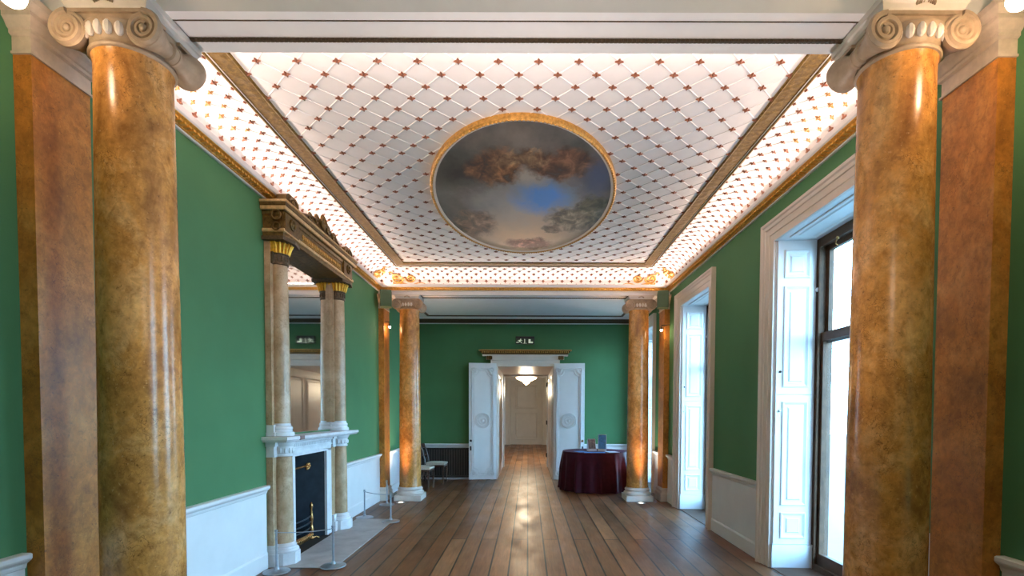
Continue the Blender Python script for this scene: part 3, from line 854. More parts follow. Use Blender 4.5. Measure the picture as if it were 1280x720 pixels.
def door_leaf(n, hx, sg, W, rz, label):
    d = empty('door_%d' % n, (hx, YE-.075, 0), rz, label=label, cat='door', kind='structure')
    H0, H1 = .015, 2.745
    X = lambda u: sg*u
    f = lambda u, v, q: (X(u), -q, v)
    mm = MB()
    mm.cbox(min(0, sg*W), max(0, sg*W), 0, .05, H0, H1, .003)
    def spath(P, w=.011, h=.014): mm.sweep([(-w,0),(-w*.5,h),(0,h*.55),(w*.5,h),(w,0)], P, f, closed=True)
    # tall panel with cut-in corners (concave), and a second line inside it
    def cutrect(u0, u1, v0, v1, c):
        P = []
        for (cu, cv, a0) in ((u0, v0, 90), (u1, v0, 180), (u1, v1, 270), (u0, v1, 0)):
            for k_ in range(7):
                a = rad(a0 - 90*k_/6); P.append((cu + c*cos(a), cv + c*sin(a)))
        return P
    spath(cutrect(.075, W-.075, .12, H1-.13, .115), .016, .018)
    spath(cutrect(.115, W-.115, .17, H1-.18, .125), .010, .011)
    circ = lambda cu, cv, r: [(cu + r*cos(2*PI*i/28), cv + r*sin(2*PI*i/28)) for i in range(28)]
    for (cu, cv) in ((.11, .155), (W-.11, .155), (.11, H1-.165), (W-.11, H1-.165)):
        spath(circ(cu, cv, .055), .012, .014); mm.ell((X(cu), 0, cv), .022, .010, .022, 10, 6)
    for r in (.165, .135, .075): spath(circ(W/2, 1.40, r), .014, .018)
    mm.ell((X(W/2), 0, 1.40), .04, .02, .04, 12, 8)
    mm.build('door_leaf', M['white'], d, local=True)
    hb = MB().lathe([(0,-.075),(.018,-.072),(.026,-.062),(.024,-.05),(.012,-.04),(.010,-.012),(.026,-.010),(.026,0)], (X(W-.045), 0, .93), 16, 'y')
    hb.build('door_knob', M['brass'] if sg > 0 else M['black'], d, True, local=True)
    MB().box(X(W-.045)-.022, X(W-.045)+.022, -.004, 0, .70, .80).ell((X(W-.045), -.006, .76), .008, .005, .012).build('lock_plate', M['black'], d, local=True)
    return d
door_leaf(2, DX0-.0, -1, .645, rad(9), 'white panelled door leaf folded open beside the radiator')
door_leaf(3, DX1+.0, 1, .72, rad(-8), 'white panelled door leaf folded open behind the draped table')
# door at the end of the hall
hdoor = empty('door_4', (-.09, 25.0, 0), label='closed pale door at the far end of the hall', cat='door', kind='structure')
mm = MB().box(-.858, .678, 24.98, 25.15, 0, 3.149); ff = lambda u, v, q: (u, 24.98-q, v)
frame_panel(mm, -.66, .48, 1.75, 2.95, ff, 2); frame_panel(mm, -.66, .48, .25, 1.6, ff, 2)
mm.build('door_leaf', M['cream'], hdoor)
MB().sweep([(0,0),(0,.06),(.08,.06),(.10,.03),(.22,.04),(.22,0)], [(-.86,0),(-.86,3.15),(.68,3.15),(.68,0)], lambda u,v,q: (u, 24.7-q, v)).build('architrave', M['cream'], hdoor)
mm = MB()
for (a, b_) in ((-1.55,-1.2), (-1.16,-1.10), (1.0,1.35)): mm.box(a, b_, 24.64, 24.7, .2, 3.6)
mm.box(-3, -1.09, 24.66, 24.7, 0, .22); mm.box(.90, 3, 24.66, 24.7, 0, .22)
struct('trim_7', mm, M['white'], 'white panel strips on the hall end wall', 'panelling')

# hall ceiling lamp
lp = empty('bowl_lamp', (-.06, 17., 2.6), label='glowing bowl lamp hanging in the hall beyond the doors', cat='lamp')
MB().lathe([(0,-.09),(.02,-.085),(.035,-.06),(.10,-.02),(.13,.03),(.20,.06),(.26,.09),(.33,.12),(.36,.17),(.35,.185),(.0,.18)], n=32).build('glass_bowl', M['bowl'], lp, True, local=True)
MB().lathe([(.37,.17),(.385,.175),(.385,.19),(.37,.195)], n=32).build('rim', M['brass'], lp, True, local=True)
mm = MB().tube([(0,0,.18), (0,0,1.4)], .014, 8)
for i in range(3):
    a = 2*PI*i/3 + .4; mm.tube([(.36*cos(a), .36*sin(a), .185), (0,0,.9)], .006, 6)
mm.lathe([(.07,1.34),(.06,1.38),(.02,1.4)], n=16)
mm.build('hanging_rod', M['brass'], lp, True, local=True)

# exit sign: dark box with running figure, doorway bar and arrow block
ex_ = empty('exit_sign', (-.08, YE, 3.20), label='small dark emergency exit sign with pale running figure symbol', cat='sign')
MB().cbox(-.215, .225, -.06, 0, 0, .18, .006).build('housing', M['black'], ex_, local=True)
MB().box(-.205, .215, -.0625, -.055, .008, .125).build('face', M['signg'], ex_, local=True)
mm = MB(); fx = lambda u, v, q: (u, -.063-q, v)
mm.ell((-.098, -.064, .108), .013, .004, .013, 10, 6)                                   # head
for P in ([(-.128,.095),(-.088,.095),(-.105,.055),(-.135,.060)], [(-.12,.062),(-.10,.055),(-.155,.030),(-.20,.030),(-.20,.042),(-.155,.044)],
          [(-.112,.06),(-.095,.055),(-.07,.022),(-.086,.018)], [(-.128,.095),(-.128,.080),(-.16,.068),(-.168,.078)], [(-.09,.095),(-.085,.082),(-.066,.068),(-.06,.078)]):
    mm.prism(P, 0, .002, fx)
mm.build('running_figure', M['signw'], ex_, local=True)
mm = MB().prism([(-.012,.020),(.004,.020),(.004,.115),(-.012,.115)], 0, .002, fx).prism([(-.05,.012),(.045,.012),(.045,.018),(-.05,.018)], 0, .002, fx)
mm.build('arrow_bar', M['signw'], ex_, local=True)
MB().prism([(.085,.02),(.19,.02),(.19,.055),(.135,.055),(.135,.11),(.085,.11)], 0, .002, fx).build('doorway_symbol', M['signw'], ex_, local=True)

# smoke detector on far beam soffit
sd = MB().lathe([(.05,0),(.05,-.02),(.035,-.035),(0,-.038)], (-.05, 9.62, 3.80), 20)
o = sd.build('smoke_detector', M['white'], None, True); tag(o, 'small white smoke detector on the far bay ceiling', 'smoke detector')

# ------------------------------------------------------------------ chimneypiece
FX = XL
FP0, FP1 = 5.13, 7.08
fp = empty('fireplace', (FX, 6.15, 0), label='white marble fireplace with buff columns on the green wall', cat='fireplace')
cyn, cyf, cxx = 5.29, 6.885, -2.578
# stone surround: slabs each side + lintel
mm = MB().box(FX, -2.60, 5.48, 5.59, 0, 1.12).box(FX, -2.60, 6.47, 6.65, 0, 1.12).box(FX, -2.60, 5.48, 6.65, 1.10, 1.29)
fl = lambda u, v, q: (-2.60+q, u, v)
mm.sweep([(0,0),(0,.012),(.03,.014),(.04,.006),(.06,0)], [(5.59,0),(5.59,1.10),(6.47,1.10),(6.47,0)], fl)
mm.sweep([(0,0),(0,.010),(.016,.014),(.03,.004)], [(5.51,1.245),(5.51,1.262),(6.75,1.262),(6.75,1.245)][::-1], fl)
for i in range(34):
    y = 5.53 + 1.1*(i+.5)/34; mm.box(-2.602, -2.590, y-.009, y+.009, 1.205, 1.235)
mm.box(-2.602, -2.588, 5.49, 6.67, 1.175, 1.190)
mm.build('surround', M['marblew'], fp)
for a, b_ in ((6.65, FP1), (FP0, 5.48)): MB().box(FX, -2.605, a, b_, .22, 1.13).build('backing_slab', M['fpcol'], fp)
def oct_pts(cx, cy, r, n=8): return [(cx + r*cos(2*PI*(i+.5)/n), cy + r*sin(2*PI*(i+.5)/n)) for i in range(n)]
for cy in (cyn, cyf):
    col = MB().lathe([(.098,.22),(.097,.25),(.096,.6),(.093,1.0),(.09,1.12),(.094,1.13)], (cxx, cy, 0), 32).build('column', M['fpcol'], fp, True)
    ya, yb = (FP0-.015, 5.49) if cy < 6 else (6.67, FP1+.015)
    mm = MB().prism(oct_pts(cxx, cy, .16), 0, .13, fz)
    mm.lathe([(.145,.13),(.15,.145),(.142,.165),(.128,.17),(.122,.185),(.126,.195),(.118,.21),(.10,.225)], (cxx, cy, 0), 32)
    mm.box(FX, -2.56, ya, yb, 0, .13).box(FX, -2.575, ya+.01, yb-.01, .13, .17).box(FX, -2.585, ya+.015, yb-.015, .17, .22)
    mm.build('base', M['marblew'], col, True)
    mm = MB().lathe([(.094,1.13),(.106,1.135),(.106,1.15),(.096,1.155),(.10,1.17),(.108,1.20),(.105,1.235),(.112,1.245),(.122,1.262),(.135,1.285)], (cxx, cy, 0), 32)
    for i in range(14):
        a = 2*PI*i/14; mm.ell((cxx+.104*cos(a), cy+.104*sin(a), 1.195), .016, .016, .03, 6, 5)
    mm.box(FX, -2.585, ya+.01, yb-.01, 1.13, 1.155).box(FX, -2.59, ya+.015, yb-.015, 1.155, 1.24).box(FX, -2.57, ya, yb, 1.24, 1.285)
    mm.build('capital', M['marblew'], col, True)
# mantel shelf
SP = [(FX, FP0-.06), (-2.44, FP0-.06), (-2.44, FP1+.06), (FX, FP1+.06)]
mm = MB().sweep([(0,1.285),(-.01,1.29),(-.022,1.305),(-.03,1.31),(-.03,1.335),(-.024,1.342),(0,1.342)], SP, fz).box(FX, -2.44, FP0-.06, FP1+.06, 1.285, 1.342)
mm.build('mantel_shelf', M['marblew'], fp)
MB().box(-2.47, -2.405, 5.33, 5.43, 1.30, 1.3425).build('inlay_block', M['brownblock'], fp)
# firebox
mm = MB()
mm.add([(-2.62,6.47,0),(-2.62,6.47,1.10),(-2.98,6.27,1.10),(-2.98,6.27,0), (-2.62,5.59,0),(-2.62,5.59,1.10),(-2.98,5.79,1.10),(-2.98,5.79,0)],
       [(0,1,2,3),(4,5,6,7),(1,2,6,5)])
mm.build('register_plates', M['iron'], fp)
MB().box(-3.02, -2.98, 5.79, 6.27, 0, 1.10).box(-3.02, -2.62, 5.59, 6.47, -.02, .004).box(-2.62, -2.546, 5.59, 6.47, -.02, .006).build('fireback', M['soot'], fp)
gr = empty('fire_grate', (-2.76, 6.01, .01), label='black basket grate with brass finials inside the fireplace opening', cat='grate')
for y in (5.73, 6.25):
    mm = MB().lathe([(.03,.01),(.034,.02),(.02,.04),(.016,.07),(.024,.10),(.03,.13),(.02,.17),(.014,.20),(.022,.24),(.026,.28),(.016,.33),(.012,.38),(.02,.41),(.022,.43),(.012,.46),(0,.475)], (-2.70, y, 0), 16)
    mm.build('finial_post', M['brass'], gr, True)
mm = MB()
for z in (.16, .23, .30): mm.tube([(-2.705 + .03*sin(PI*i/10), 5.73+.52*i/10, z) for i in range(11)], .010, 8)
for i in range(9): mm.tube([(-2.70+.0, 5.78+.42*i/8, .155), (-2.92, 5.85+.30*i/8, .16)], .008, 6)
mm.build('bars', M['iron'], gr, True)
mm = MB()
mm.sweep([(0,.03),(.012,.03),(.012,.11),(.0,.11)], [(-2.685, 5.73), (-2.665, 5.99), (-2.685, 6.25)], fz, loop=True)
for i in range(12): mm.ell((-2.672, 5.76+.46*i/11, .07), .012, .014, .022, 8, 6)
mm.build('fret', M['brass'], gr)
for y in (5.73, 6.25): MB().tube([(-2.70, y, .02), (-2.66, y+(.04 if y > 6 else -.04), .03), (-2.63, y+(.06 if y > 6 else -.06), .012)], [.016,.012,.014], 8).build('foot', M['brass'], gr, True)
mm = MB().tube([(-2.72, 5.83, .93), (-2.72, 6.17, .93)], .014, 8)
for i in range(6): mm.ell((-2.70, 6.17+.035*cos(i), .93+.03*sin(i*1.1)), .02, .025, .02, 8, 6)
mm.box(-2.86, -2.70, 5.83, 5.85, .92, .94)
mm.build('damper_rail', M['brass'], fp, True)
# hearth slab
mm = MB().cbox(-2.545, -1.97, 5.10, 7.45, 0, .008, .003)
o = mm.build('hearth_slab', M['hearth']); tag(o, 'grey stone hearth slab in front of the fireplace', 'hearth')

# overmantel mirror
om = empty('overmantel_mirror', (FX, 6.08, 1.345), label='tall mirror with buff columns and gilt crest above the mantel', cat='mirror')
MB().box(FX+.004, FX+.014, 5.45, 6.79, 1.36, 3.36).build('mirror_glass', M['mirror'], om)
for a, b_ in ((FP0, 5.47), (6.77, FP1-.01)): MB().box(FX+.004, FX+.065, a, b_, 1.46, 3.34).build('backing_slab', M['fpcol'], om)
for cy in (cyn-.02, cyf):
    cx2 = -2.585
    col = MB().lathe([(.096,1.47),(.095,1.5),(.094,2.2),(.088,2.8),(.083,3.12)], (cx2, cy, 0), 32).build('column', M['fpcol'], om, True)
    ya, yb = (FP0-.01, 5.46) if cy < 6 else (6.78, FP1)
    mm = MB().lathe([(.13,1.345),(.134,1.36),(.128,1.385),(.115,1.39),(.11,1.41),(.116,1.425),(.112,1.44),(.10,1.45),(.096,1.475)], (cx2, cy, 0), 32)
    mm.box(FX+.004, -2.575, ya, yb, 1.345, 1.385).box(FX+.004, -2.59, ya+.01, yb-.01, 1.385, 1.46)
    mm.build('base', M['marblew'], col, True)
    mm = MB().lathe([(.088,3.10),(.094,3.105),(.094,3.12),(.088,3.13),(.09,3.20),(.10,3.205),(.10,3.215)], (cx2, cy, 0), 32)
    for i in range(16):
        a = 2*PI*i/16; mm.ell((cx2+.09*cos(a), cy+.09*sin(a), 3.165), .010, .010, .03, 6, 5)
    mm.box(FX+.004, -2.585, ya+.02, yb-.02, 3.10, 3.215)
    mm.build('necking', M['bronze'], col, True)
    mm = MB().lathe([(.092,3.215),(.095,3.24),(.105,3.28),(.125,3.315)], (cx2, cy, 0), 32)
    for i in range(18):
        a = 2*PI*i/18
        P = [(cx2+r*cos(a), cy+r*sin(a), z) for r, z in ((.096,3.215),(.106,3.25),(.118,3.29),(.138,3.315),(.142,3.308))]
        mm.tube(P, [.012,.014,.013,.009,.004], 6)
    mm.box(FX+.004, -2.575, ya+.02, yb-.02, 3.215, 3.32)
    mm.build('leaf_capital', M['giltbright'], col, True)
    q = .155
    P = [(FX+.004, cy-q-.03), (cx2+q-.02, cy-q-.03), (cx2+q+.02, cy), (cx2+q-.02, cy+q+.03), (FX+.004, cy+q+.03)]
    MB().prism(P, 3.32, 3.355, fz).build('abacus', M['bronze'], col)
# gilt entablature
EX = -2.47
mm = MB()
EPATH = [(FX+.004, FP0-.01), (EX, FP0-.01), (EX, FP1), (FX+.004, FP1)]
mm.box(FX+.004, EX, FP0-.01, FP1, 3.355, 3.60)
mm.sweep([(0,3.355),(-.012,3.36),(-.012,3.40),(-.02,3.41),(-.02,3.43),(-.004,3.44),(-.004,3.56),(-.014,3.57),(-.02,3.60),(-.04,3.615),(-.045,3.64),(-.06,3.655),(-.065,3.69),(0,3.70)], EPATH, fz)
mm.box(FX+.004, EX, FP0-.01, FP1, 3.60, 3.70)
mm.build('entablature', M['oldgold'], om)
mm = MB().sweep([(-.012,3.398),(-.026,3.404),(-.026,3.432),(-.004,3.436)], EPATH, fz, cap=False).sweep([(-.04,3.606),(-.054,3.612),(-.058,3.642),(-.045,3.646)], EPATH, fz, cap=False)
mm.sweep([(-.066,3.676),(-.074,3.682),(-.070,3.702),(-.05,3.704)], EPATH, fz, cap=False)
mm.build('gilt_fillets', M['palegilt'], om)
mm = MB()
for i in range(26):
    y = 5.55 + (6.68-5.55)*(i+.5)/26
    mm.ell((EX+.004, y, 3.50), .012, .016, .032, 8, 6)
    mm.tube([(EX+.006, y-.02, 3.45), (EX+.014, y, 3.46), (EX+.006, y+.02, 3.45)], .006, 6)
mm.build('frieze_ornament', M['gold'], om, True)
for cy in (cyn-.02, cyf):       # rosette blocks over the columns
    mm = MB().box(EX-.02, EX+.03, cy-.15, cy+.15, 3.42, 3.60)
    for (yy, zz, r) in ((cy, 3.52, .05),):
        mm.tube([(EX+.035, yy+r*cos(2*PI*i/20), zz+r*sin(2*PI*i/20)) for i in range(20)], .012, 6, closed=True); mm.ell((EX+.03, yy, zz), .02, .022, .022)
    f3 = lambda yy, zz, r: [(FX+.09+ r*cos(2*PI*i/20)+.06, cy-.155-.03, zz+r*sin(2*PI*i/20)) for i in range(20)]
    if cy < 6:
        mm.tube(f3(cy, 3.56, .045), .012, 6, closed=True); mm.tube(f3(cy, 3.45, .035), .010, 6, closed=True)
    mm.build('rosette_block', M['oldgold'], om, True)
    a_ = MB().box(EX-.06, EX+.04, cy-.15, cy+.13, 3.70, 3.745)
    a_.prism([(cy-.15,3.745),(cy+.13,3.745),(cy+.13,3.775),(cy+.07,3.81),(cy-.09,3.81),(cy-.15,3.775)], EX-.06, EX+.04, lambda u,v,w: (w,u,v))
    a_.tube([(EX+.045, cy-.10+.2*i/12, 3.735+.05*sin(PI*i/12)) for i in range(13)], .012, 6)
    a_.ell((EX+.045, cy-.01, 3.745), .015, .03, .03)
    a_.build('corner_block', M['oldgold'], om, True)
# curved pediment with a shell crest
mm = MB()
pp = [(5.47, 3.70)] + [(5.47 + 1.24*i/20, 3.73 + .13*sin(PI*i/20)**1.2) for i in range(21)] + [(6.71, 3.70)]
mm.prism(pp, EX-.05, EX+.0, lambda u, v, w: (w, u, v))
for s_ in (-1, 1):
    for (yy, zz, r, fl_) in ((6.09+s_*.34, 3.79, .06, s_), (6.09+s_*.17, 3.83, .055, -s_)):
        mm.tube([(EX+.012, yy + (r*(1-.8*i/30))*cos(fl_*4*PI*i/30), zz + (r*(1-.8*i/30))*sin(fl_*4*PI*i/30)) for i in range(31)], [.014-.008*i/30 for i in range(31)], 6)
    mm.tube([(EX+.01, 6.09+s_*(.58-.5*i/16), 3.735+.10*sin(PI/2*i/16)) for i in range(17)], .014, 6)
for i in range(-4, 5):
    a = i*.26; mm.tube([(EX+.012, 6.09+.03*sin(a), 3.80), (EX+.03, 6.09+.09*sin(a), 3.80+.09*cos(a)), (EX+.02, 6.09+.11*sin(a), 3.80+.14*cos(a))], [.012,.018,.008], 6)
mm.ell((EX+.02, 6.09, 3.80), .025, .04, .04)
mm.build('pediment_crest', M['oldgold'], om, True)

# ------------------------------------------------------------------ barrier stanchions
ST = [(-2.50, 4.975), (-2.00, 5.14), (-2.46, 7.56), (-1.985, 7.26), (-2.42, 8.62)]
def make_stanchion():
    s_ = empty('rope_stanchion')
    MB().lathe([(.125,0),(.128,.006),(.124,.012),(.05,.022),(.025,.03),(.018,.05),(.012,.055)], n=36).build('base', M['steel'], s_, True, local=True)
    MB().lathe([(.011,.05),(.011,.405),(.015,.408),(.016,.418),(.010,.425),(0,.427)], n=14).build('post', M['steel'], s_, True, local=True)
    MB().tube([(.016*cos(2*PI*i/14), .016*sin(2*PI*i/14), .395) for i in range(14)], .004, 6, closed=True).build('hook_ring', M['steel'], s_, True, local=True)
    return s_
slabs = ['low steel rope stand against the wall at the near end of the hearth', 'low steel rope stand at the near outer corner of the hearth', 'low steel rope stand by the white dado beyond the fireplace', 'low steel rope stand at the far outer corner of the hearth', 'low steel rope stand beside the slim pilaster behind the far column']
st0 = make_stanchion()
for i, (x, y) in enumerate(ST):
    s_ = st0 if i == 0 else copy_tree(st0)
    s_.location = (x, y, .0 if i in (0, 4, 2) else .008); tag(s_, slabs[i], 'stanchion', 'low rope stands round the hearth')
def rope(a, b, label, sag=.012):
    A = Vector((*ST[a], .395)); B = Vector((*ST[b], .395)); P = []
    d = (B-A).normalized()*.02; A += d; B -= d
    for i in range(13):
        p = A.lerp(B, i/12); p.z -= sag*4*(i/12)*(1-i/12); P.append(p)
    o = MB().tube(P, .0045, 6).build('barrier_cord', M['cord'], None, True); tag(o, label, 'rope')
rope(0, 1, 'thin cord between the two near rope stands')
rope(2, 3, 'thin cord across the far end of the hearth')
rope(3, 4, 'thin cord running from the hearth corner to the pilaster stand')

# ------------------------------------------------------------------ radiator, chairs
rd = empty('radiator', (-1.95, YE-.03, 0), label='dark ribbed radiator under the dado rail on the end wall', cat='radiator')
MB().box(-.58, .72, -.07, -.03, .08, .74).build('back_panel', M['radiator'], rd, local=True)
mm = MB()
for i in range(22):
    x = -.55 + 1.24*i/21; mm.tube([(x, -.085, .10), (x, -.085, .72)], .011, 6)
mm.build('ribs', M['radrib'], rd, local=True, smooth=True)
MB().box(-.60, .74, -.10, -.03, .06, .10).box(-.60, .74, -.10, -.03, .72, .755).build('rails', M['radiator'], rd, local=True)
for x in (-.5, .58): MB().box(x, x+.05, -.09, -.04, 0, .06).build('foot', M['radiator'], rd, local=True)

def make_chair():
    c = empty('side_chair')       # faces +x
    sm_ = MB().grid(16, 16, lambda u, v: (-.22+.44*u, (-.21+.42*v)*(.88+.12*u), .455 + .022*(1-(2*u-1)**4)*(1-(2*v-1)**4)))
    sm_.grid(16, 1, lambda u, v: (-.22+.44*u, -.21*(.88+.12*u), .415+.04*v)).grid(16, 1, lambda u, v: (-.22+.44*u, .21*(.88+.12*u), .415+.04*v))
    sm_.grid(1, 16, lambda u, v: (.22, -.21+.42*v, .415+.04*u)).grid(1, 16, lambda u, v: (-.22, (-.21+.42*v)*.88, .415+.04*u))
    sm_.build('seat', M['seat'], c, True, local=True, angle=60)
    MB().cbox(-.215, .215, -.185, .185, .37, .418, .006).build('seat_rail', M['wood'], c, local=True)
    for sg in (-1, 1):
        MB().lathe([(.012,0),(.016,.02),(.013,.05),(.020,.22),(.026,.27),(.018,.28),(.026,.295),(.026,.31),(.018,.32),(.024,.34),(.024,.40)], (.195, sg*.19, 0), 14).build('leg', M['wood'], c, True, local=True)
        P = [(-.32, sg*.165, 0), (-.26, sg*.168, .18), (-.215, sg*.17, .36), (-.21, sg*.17, .42), (-.23, sg*.17, .55), (-.27, sg*.175, .72), (-.335, sg*.18, .88)]
        MB().tube(P, [.014,.018,.022,.022,.020,.018,.016], 10).build('back_leg', M['wood'], c, True, local=True)
        # scroll arm
    for (z, x, h) in ((.83, -.315, .05), (.62, -.247, .022)):
        MB().grid(10, 4, lambda u, v, x=x, z=z, h=h: (x - .05*(1-(2*u-1)**2) + .012*cos(2*PI*v), -.178+.356*u, z + h*sin(2*PI*v))).build('back_rail', M['wood'], c, True, local=True)
    mm = MB()
    for q in (-.06, 0, .06): mm.tube([(-.285, q, .62), (-.34, q*.7, .80)], .008, 8)
    mm.build('splats', M['wood'], c, True, local=True)
    return c
ch = make_chair(); ch.location = (-2.22, 10.50, 0); ch.rotation_euler = (0,0,rad(-4))
tag(ch, 'dark wooden chair just behind the far column, nearer of the two', 'chair', 'wooden chairs by the wall')
c2 = copy_tree(ch); c2.location = (-2.08, 11.42, 0); c2.rotation_euler = (0,0,rad(-2))
tag(c2, 'dark wooden chair with pale seat in front of the radiator', 'chair', 'wooden chairs by the wall')

# ------------------------------------------------------------------ draped table
TX, TY = 1.40, 10.50
tb = empty('round_table', (TX, TY, 0), label='round table hidden under the floor-length burgundy cloth', cat='table')
MB().lathe([(0,.755),(.655,.755),(.66,.765),(.66,.775),(.655,.785),(0,.785)], n=40).build('tabletop', M['wood'], tb, True, local=True)
MB().lathe([(.25,0),(.25,.03),(.06,.08),(.04,.3),(.05,.6),(.12,.754)], n=24).build('pedestal', M['wood'], tb, True, local=True)
def cloth_p(u, v):
    a = 2*PI*u
    if v < .3:
        r = .668*v/.3; z = .80
    else:
        t = (v-.3)/.7
        fold = (.5+.5*cos(a*17 + .9*sin(a*3))) ; fold2 = .5+.5*cos(a*29+1.3)
        amp = min(1, t*2.2)*.075
        r = .672 + .012*min(1, t*8) + .05*t + amp*(.7*fold+.3*fold2) - .02*amp/.055
        z = .80 - .008*min(1, t*10) - .775*t
        if t > .96: r += .012*sin(a*11)
    return (r*cos(a), r*sin(a), z)
o = MB().grid(220, 40, cloth_p, True).build('tablecloth', M['velvet'], None, True, angle=70)
o.location = (TX, TY, 0); tag(o, 'burgundy floor-length cloth draped over the round table', 'tablecloth')
def leaflet_stand(x, y, rz, mat, w, h, label):
    t = empty('leaflet_stand', (x, y, .8005), rz, label, 'leaflet stand')
    def lean(u, v, q): return (u, v*.30 + q, v)
    mm = MB().prism([(-w/2,.0),(w/2,.0),(w/2,h),(-w/2,h)], 0, .004, lambda u,v,q: (u, v*.28+q, v)).prism([(-w/2,0),(w/2,0),(w/2,.05),(-w/2,.05)], -.02, -.017, lambda u,v,q: (u, v*.28+q, v))
    mm.box(-w/2, w/2, -.02, h*.28+.03, 0, .004)
    mm.prism([(-w/2,0),(w/2,0),(w/2,h*.9),(-w/2,h*.9)], 0, .004, lambda u,v,q: (u, h*.28+.03 - v*.03 + q, v))
    mm.build('holder', M['whitepaper'], t, local=True)
    MB().prism([(-w/2+.008,.008),(w/2-.008,.008),(w/2-.008,h-.008),(-w/2+.008,h-.008)], -.003, -.0005, lambda u,v,q: (u, v*.28+q, v)).build('leaflet', mat, t, local=True)
leaflet_stand(1.33, 10.36, rad(14), M['photo'], .17, .25, 'leaflet stand with a dark photo page on the draped table')
leaflet_stand(1.52, 10.34, rad(-12), M['bluepaper'], .17, .34, 'taller stand of blue leaflets on the draped table')
def sheet(x, y, rz, w, h, mat, label, n=1):
    o = MB().box(-w/2, w/2, -h/2, h/2, 0, .004).build('leaflet', mat); o.location = (x, y, .8005); o.rotation_euler = (0,0,rz); tag(o, label, 'leaflet')
sheet(1.08, 10.22, .3, .21, .30, M['bluepaper'], 'blue leaflet lying flat near the table edge by the door')
sheet(1.33, 10.03, -.1, .42, .21, M['bluepaper'], 'blue leaflet lying along the front edge of the table')
sheet(1.70, 10.16, .2, .21, .30, M['whitepaper'], 'pale leaflet lying flat near the far column')

# speakers in the upper corners
def speaker(x, rz, label):
    s_ = empty('wall_speaker', (x, 8.86, 3.42), rz, label, 'speaker', 'green speakers in the upper corners')
    MB().cbox(-.095, .095, -.09, .09, 0, .29, .008).build('cabinet', M['greenbox'], s_, local=True)
    MB().box(-.08, .08, -.094, -.088, .02, .27).build('grille', M['greenbox'], s_, local=True)
    MB().box(-.02, .02, .09, .15, .12, .18).build('bracket', M['black'], s_, local=True)
speaker(XL+.185, rad(12), 'green box speaker high in the corner past the fireplace')
speaker(XR-.175, rad(-12), 'green box speaker high in the corner past the windows')

# ------------------------------------------------------------------ lamps
def light(name, kind, loc, energy, color, parent=None, **k):
    L = bpy.data.lights.new(name, kind); L.energy = energy; L.color = color
    for a, v in k.items(): setattr(L, a, v)
    o = bpy.data.objects.new(name, L); COL.objects.link(o); o.location = loc
    if parent is not None: o.parent = parent
    return o
WARM = (1, .62, .36)
def wall_lamp(x, y, z, sg, label, watt, rr=.035):
    t = empty('spot_lamp', (x, y, z), label=label, cat='lamp', group='small warm spot lamps by the pilasters')
    MB().ell((0,0,0), rr, rr, rr, 16, 12).build('bulb', M['bulb'], t, True, local=True)
    MB().lathe([(rr*.9,rr*.5),(rr*.95,rr*1.0),(rr*.6,rr*1.9),(rr*.4,rr*2.1),(0,rr*2.1)], n=18).build('lamp_holder', M['black'], t, True, local=True)
    MB().tube([(0,0,rr*2), (0,0,rr*2+.04), (sg*.12,0,rr*2+.05), (sg*.16,0,rr*2+.05)] if sg*x > 0 and y > 5 else [(0,0,rr*2), (0,0,3.86-z)], .008, 8).build('arm', M['black'], t, True, local=True)
    if watt: light('spot_lamp_light', 'POINT', (0,0,-.045), watt, WARM, t, shadow_soft_size=.04)
    return t
wall_lamp(-2.27, 2.27, 3.425, -1, 'bright warm lamp above the near pilaster on the fireplace side', 7, .05)
wall_lamp(2.155, 2.27, 3.425, 1, 'bright warm lamp above the near pilaster on the window side', 16, .05)
wall_lamp(-2.50, 9.14, 3.13, -1, 'small warm lamp beside the slim pilaster past the fireplace', 1.6, .022)
wall_lamp(2.36, 8.98, 3.06, 1, 'small warm lamp on the dark pilaster behind the far column', 1.6, .022)
def floor_uplight(x, y, label, watt):
    t = empty('floor_uplight', (x, y, 0), label=label, cat='floor light', group='round lights set in the floor before the columns')
    MB().lathe([(.075,0),(.078,.004),(.062,.006)], n=28).build('bezel', M['steel'], t, True, local=True)
    MB().lathe([(.062,.0045),(.03,.0065),(0,.007)], n=28).build('lens', M['spotglow'], t, True, local=True)
    o = light('floor_uplight_light', 'SPOT', (0,0,.03), watt, (1,.50,.20), t, spot_size=rad(36), spot_blend=1.0, shadow_soft_size=.05)
    o.rotation_euler = (rad(180-4), 0, 0)
floor_uplight(-2.24, 8.84, 'round white light in the floor before the far column by the chairs', 230)
floor_uplight(2.0, 8.85, 'round white light in the floor before the far column by the table', 230)
# unseen fill light without a fixture, added to brighten the near bay
light('near_bay_fill', 'POINT', (.6, .5, 2.75), 26, (1,.80,.60), None, shadow_soft_size=.25)
for x in (-1.1, 1.0):           # two spots without fixtures, added to brighten the beam soffit
    o = light('near_bay_upfill', 'SPOT', (x, 2.35, .05), 230, (1,.84,.78), None, spot_size=rad(62), spot_blend=1.0, shadow_soft_size=.08)
    o.rotation_euler = (rad(180-9), 0, 0)
for x in (-2.1, 1.95):  # fixtureless spots added behind the far columns to lift the end bay ceiling
    o = light('end_bay_upfill', 'SPOT', (x, 9.75, .05), 110, (1,.90,.80), None, spot_size=rad(95), spot_blend=1.0, shadow_soft_size=.05)
    o.rotation_euler = (rad(180+12), rad(8 if x > 0 else -8), 0)

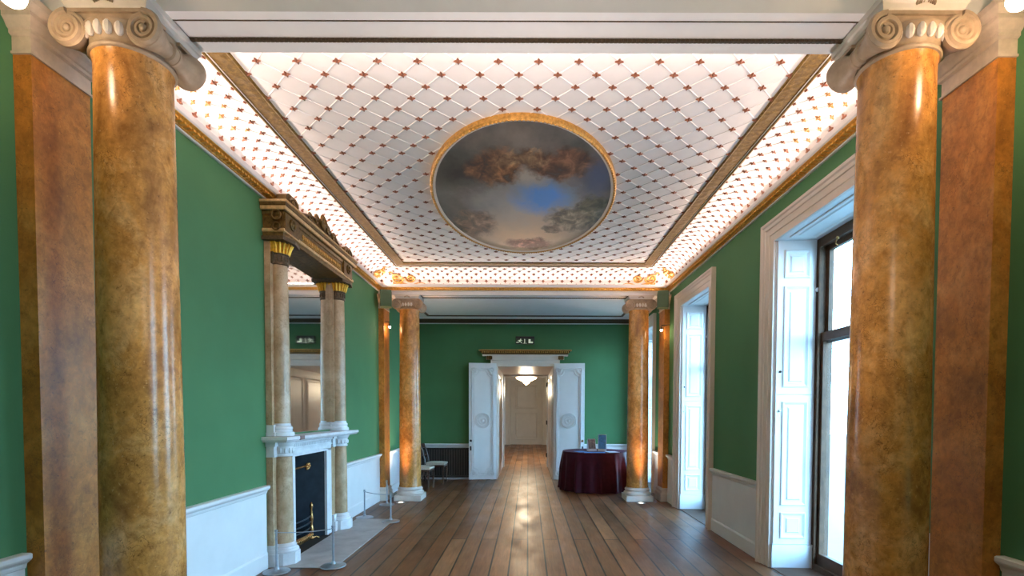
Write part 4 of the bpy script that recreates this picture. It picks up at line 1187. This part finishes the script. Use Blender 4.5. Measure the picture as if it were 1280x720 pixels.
# hidden lamps on the cornice ledge that wash the cove
def strip(name, loc, rot, L, w, e, color):
    o = light(name, 'AREA', loc, e, color, None, shape='RECTANGLE', size=L, size_y=w); o.rotation_euler = rot; return o
CW = (1, .74, .62)
zz = 3.849
YM = (YN+YF)/2; LY = YF-YN-.3; LX = XR-XL-.3
def aim(o, d): o.rotation_euler = Vector(d).to_track_quat('-Z', 'Y').to_euler()
for nm, loc, d, L, alongy, e in (('cornice_lamp_left', (XL+.098, YM, zz), (1,0,.30), LY, True, 34), ('cornice_lamp_right', (XR-.098, YM, zz), (-1,0,.30), LY, True, 34),
                         ('cornice_lamp_far', (CX, YF-.09, zz-.004), (0,-1,.30), LX, False, 18), ('cornice_lamp_near', (CX, YN+.098, zz), (0,1,.30), LX, False, 34)):
    o = strip(nm, loc, (0,0,0), L, .02, e, CW)
    z = -Vector(d).normalized(); x = Vector((0,1,0)) if alongy else Vector((1,0,0)); y = z.cross(x)
    o.rotation_euler = Matrix((x, y, z)).transposed().to_euler()
# hall lamp
light('bowl_lamp_light', 'POINT', (-.06, 17., 2.35), 140, (1,.80,.55), None, shadow_soft_size=.2)

# daylight
wd = bpy.data.worlds.new('sky'); sc.world = wd; wd.use_nodes = True
nt = wd.node_tree; bg = nt.nodes['Background']
tc = nt.nodes.new('ShaderNodeTexCoord'); sp = nt.nodes.new('ShaderNodeSeparateXYZ'); nt.links.new(tc.outputs['Generated'], sp.inputs[0])
skc = ramp(nt, sp.outputs['Z'], [(.0, (.42,.74,1.0)), (.20, (.38,.70,1.0)), (.5, (.12,.26,.46))])
nt.links.new(skc, bg.inputs['Color']); bg.inputs['Strength'].default_value = 27.0
# ------------------------------------------------------------------ camera
cam = bpy.data.cameras.new('camera'); co = bpy.data.objects.new('camera', cam); COL.objects.link(co); sc.camera = co
cam.sensor_width = 36; cam.sensor_fit = 'HORIZONTAL'; cam.lens = 630/1280*36
cam.shift_x = -20/1280; cam.shift_y = 175/1280
cam.clip_start = .05; cam.clip_end = 200
co.matrix_world = Matrix.Translation((0,0,1.6)) @ Matrix.Rotation(rad(90-1.8), 4, 'X') @ Matrix.Rotation(.003, 4, 'Z')
sc.view_settings.view_transform = 'Standard'; sc.view_settings.look = 'None'
sc.view_settings.gamma = 1; sc.view_settings.use_curve_mapping = False
sc.view_settings.exposure = 0.3
sc.cycles.use_denoising = True
sc.cycles.max_bounces = 10; sc.cycles.diffuse_bounces = 6; sc.cycles.glossy_bounces = 4; sc.cycles.transparent_max_bounces = 8
sc.cycles.sample_clamp_indirect = 6
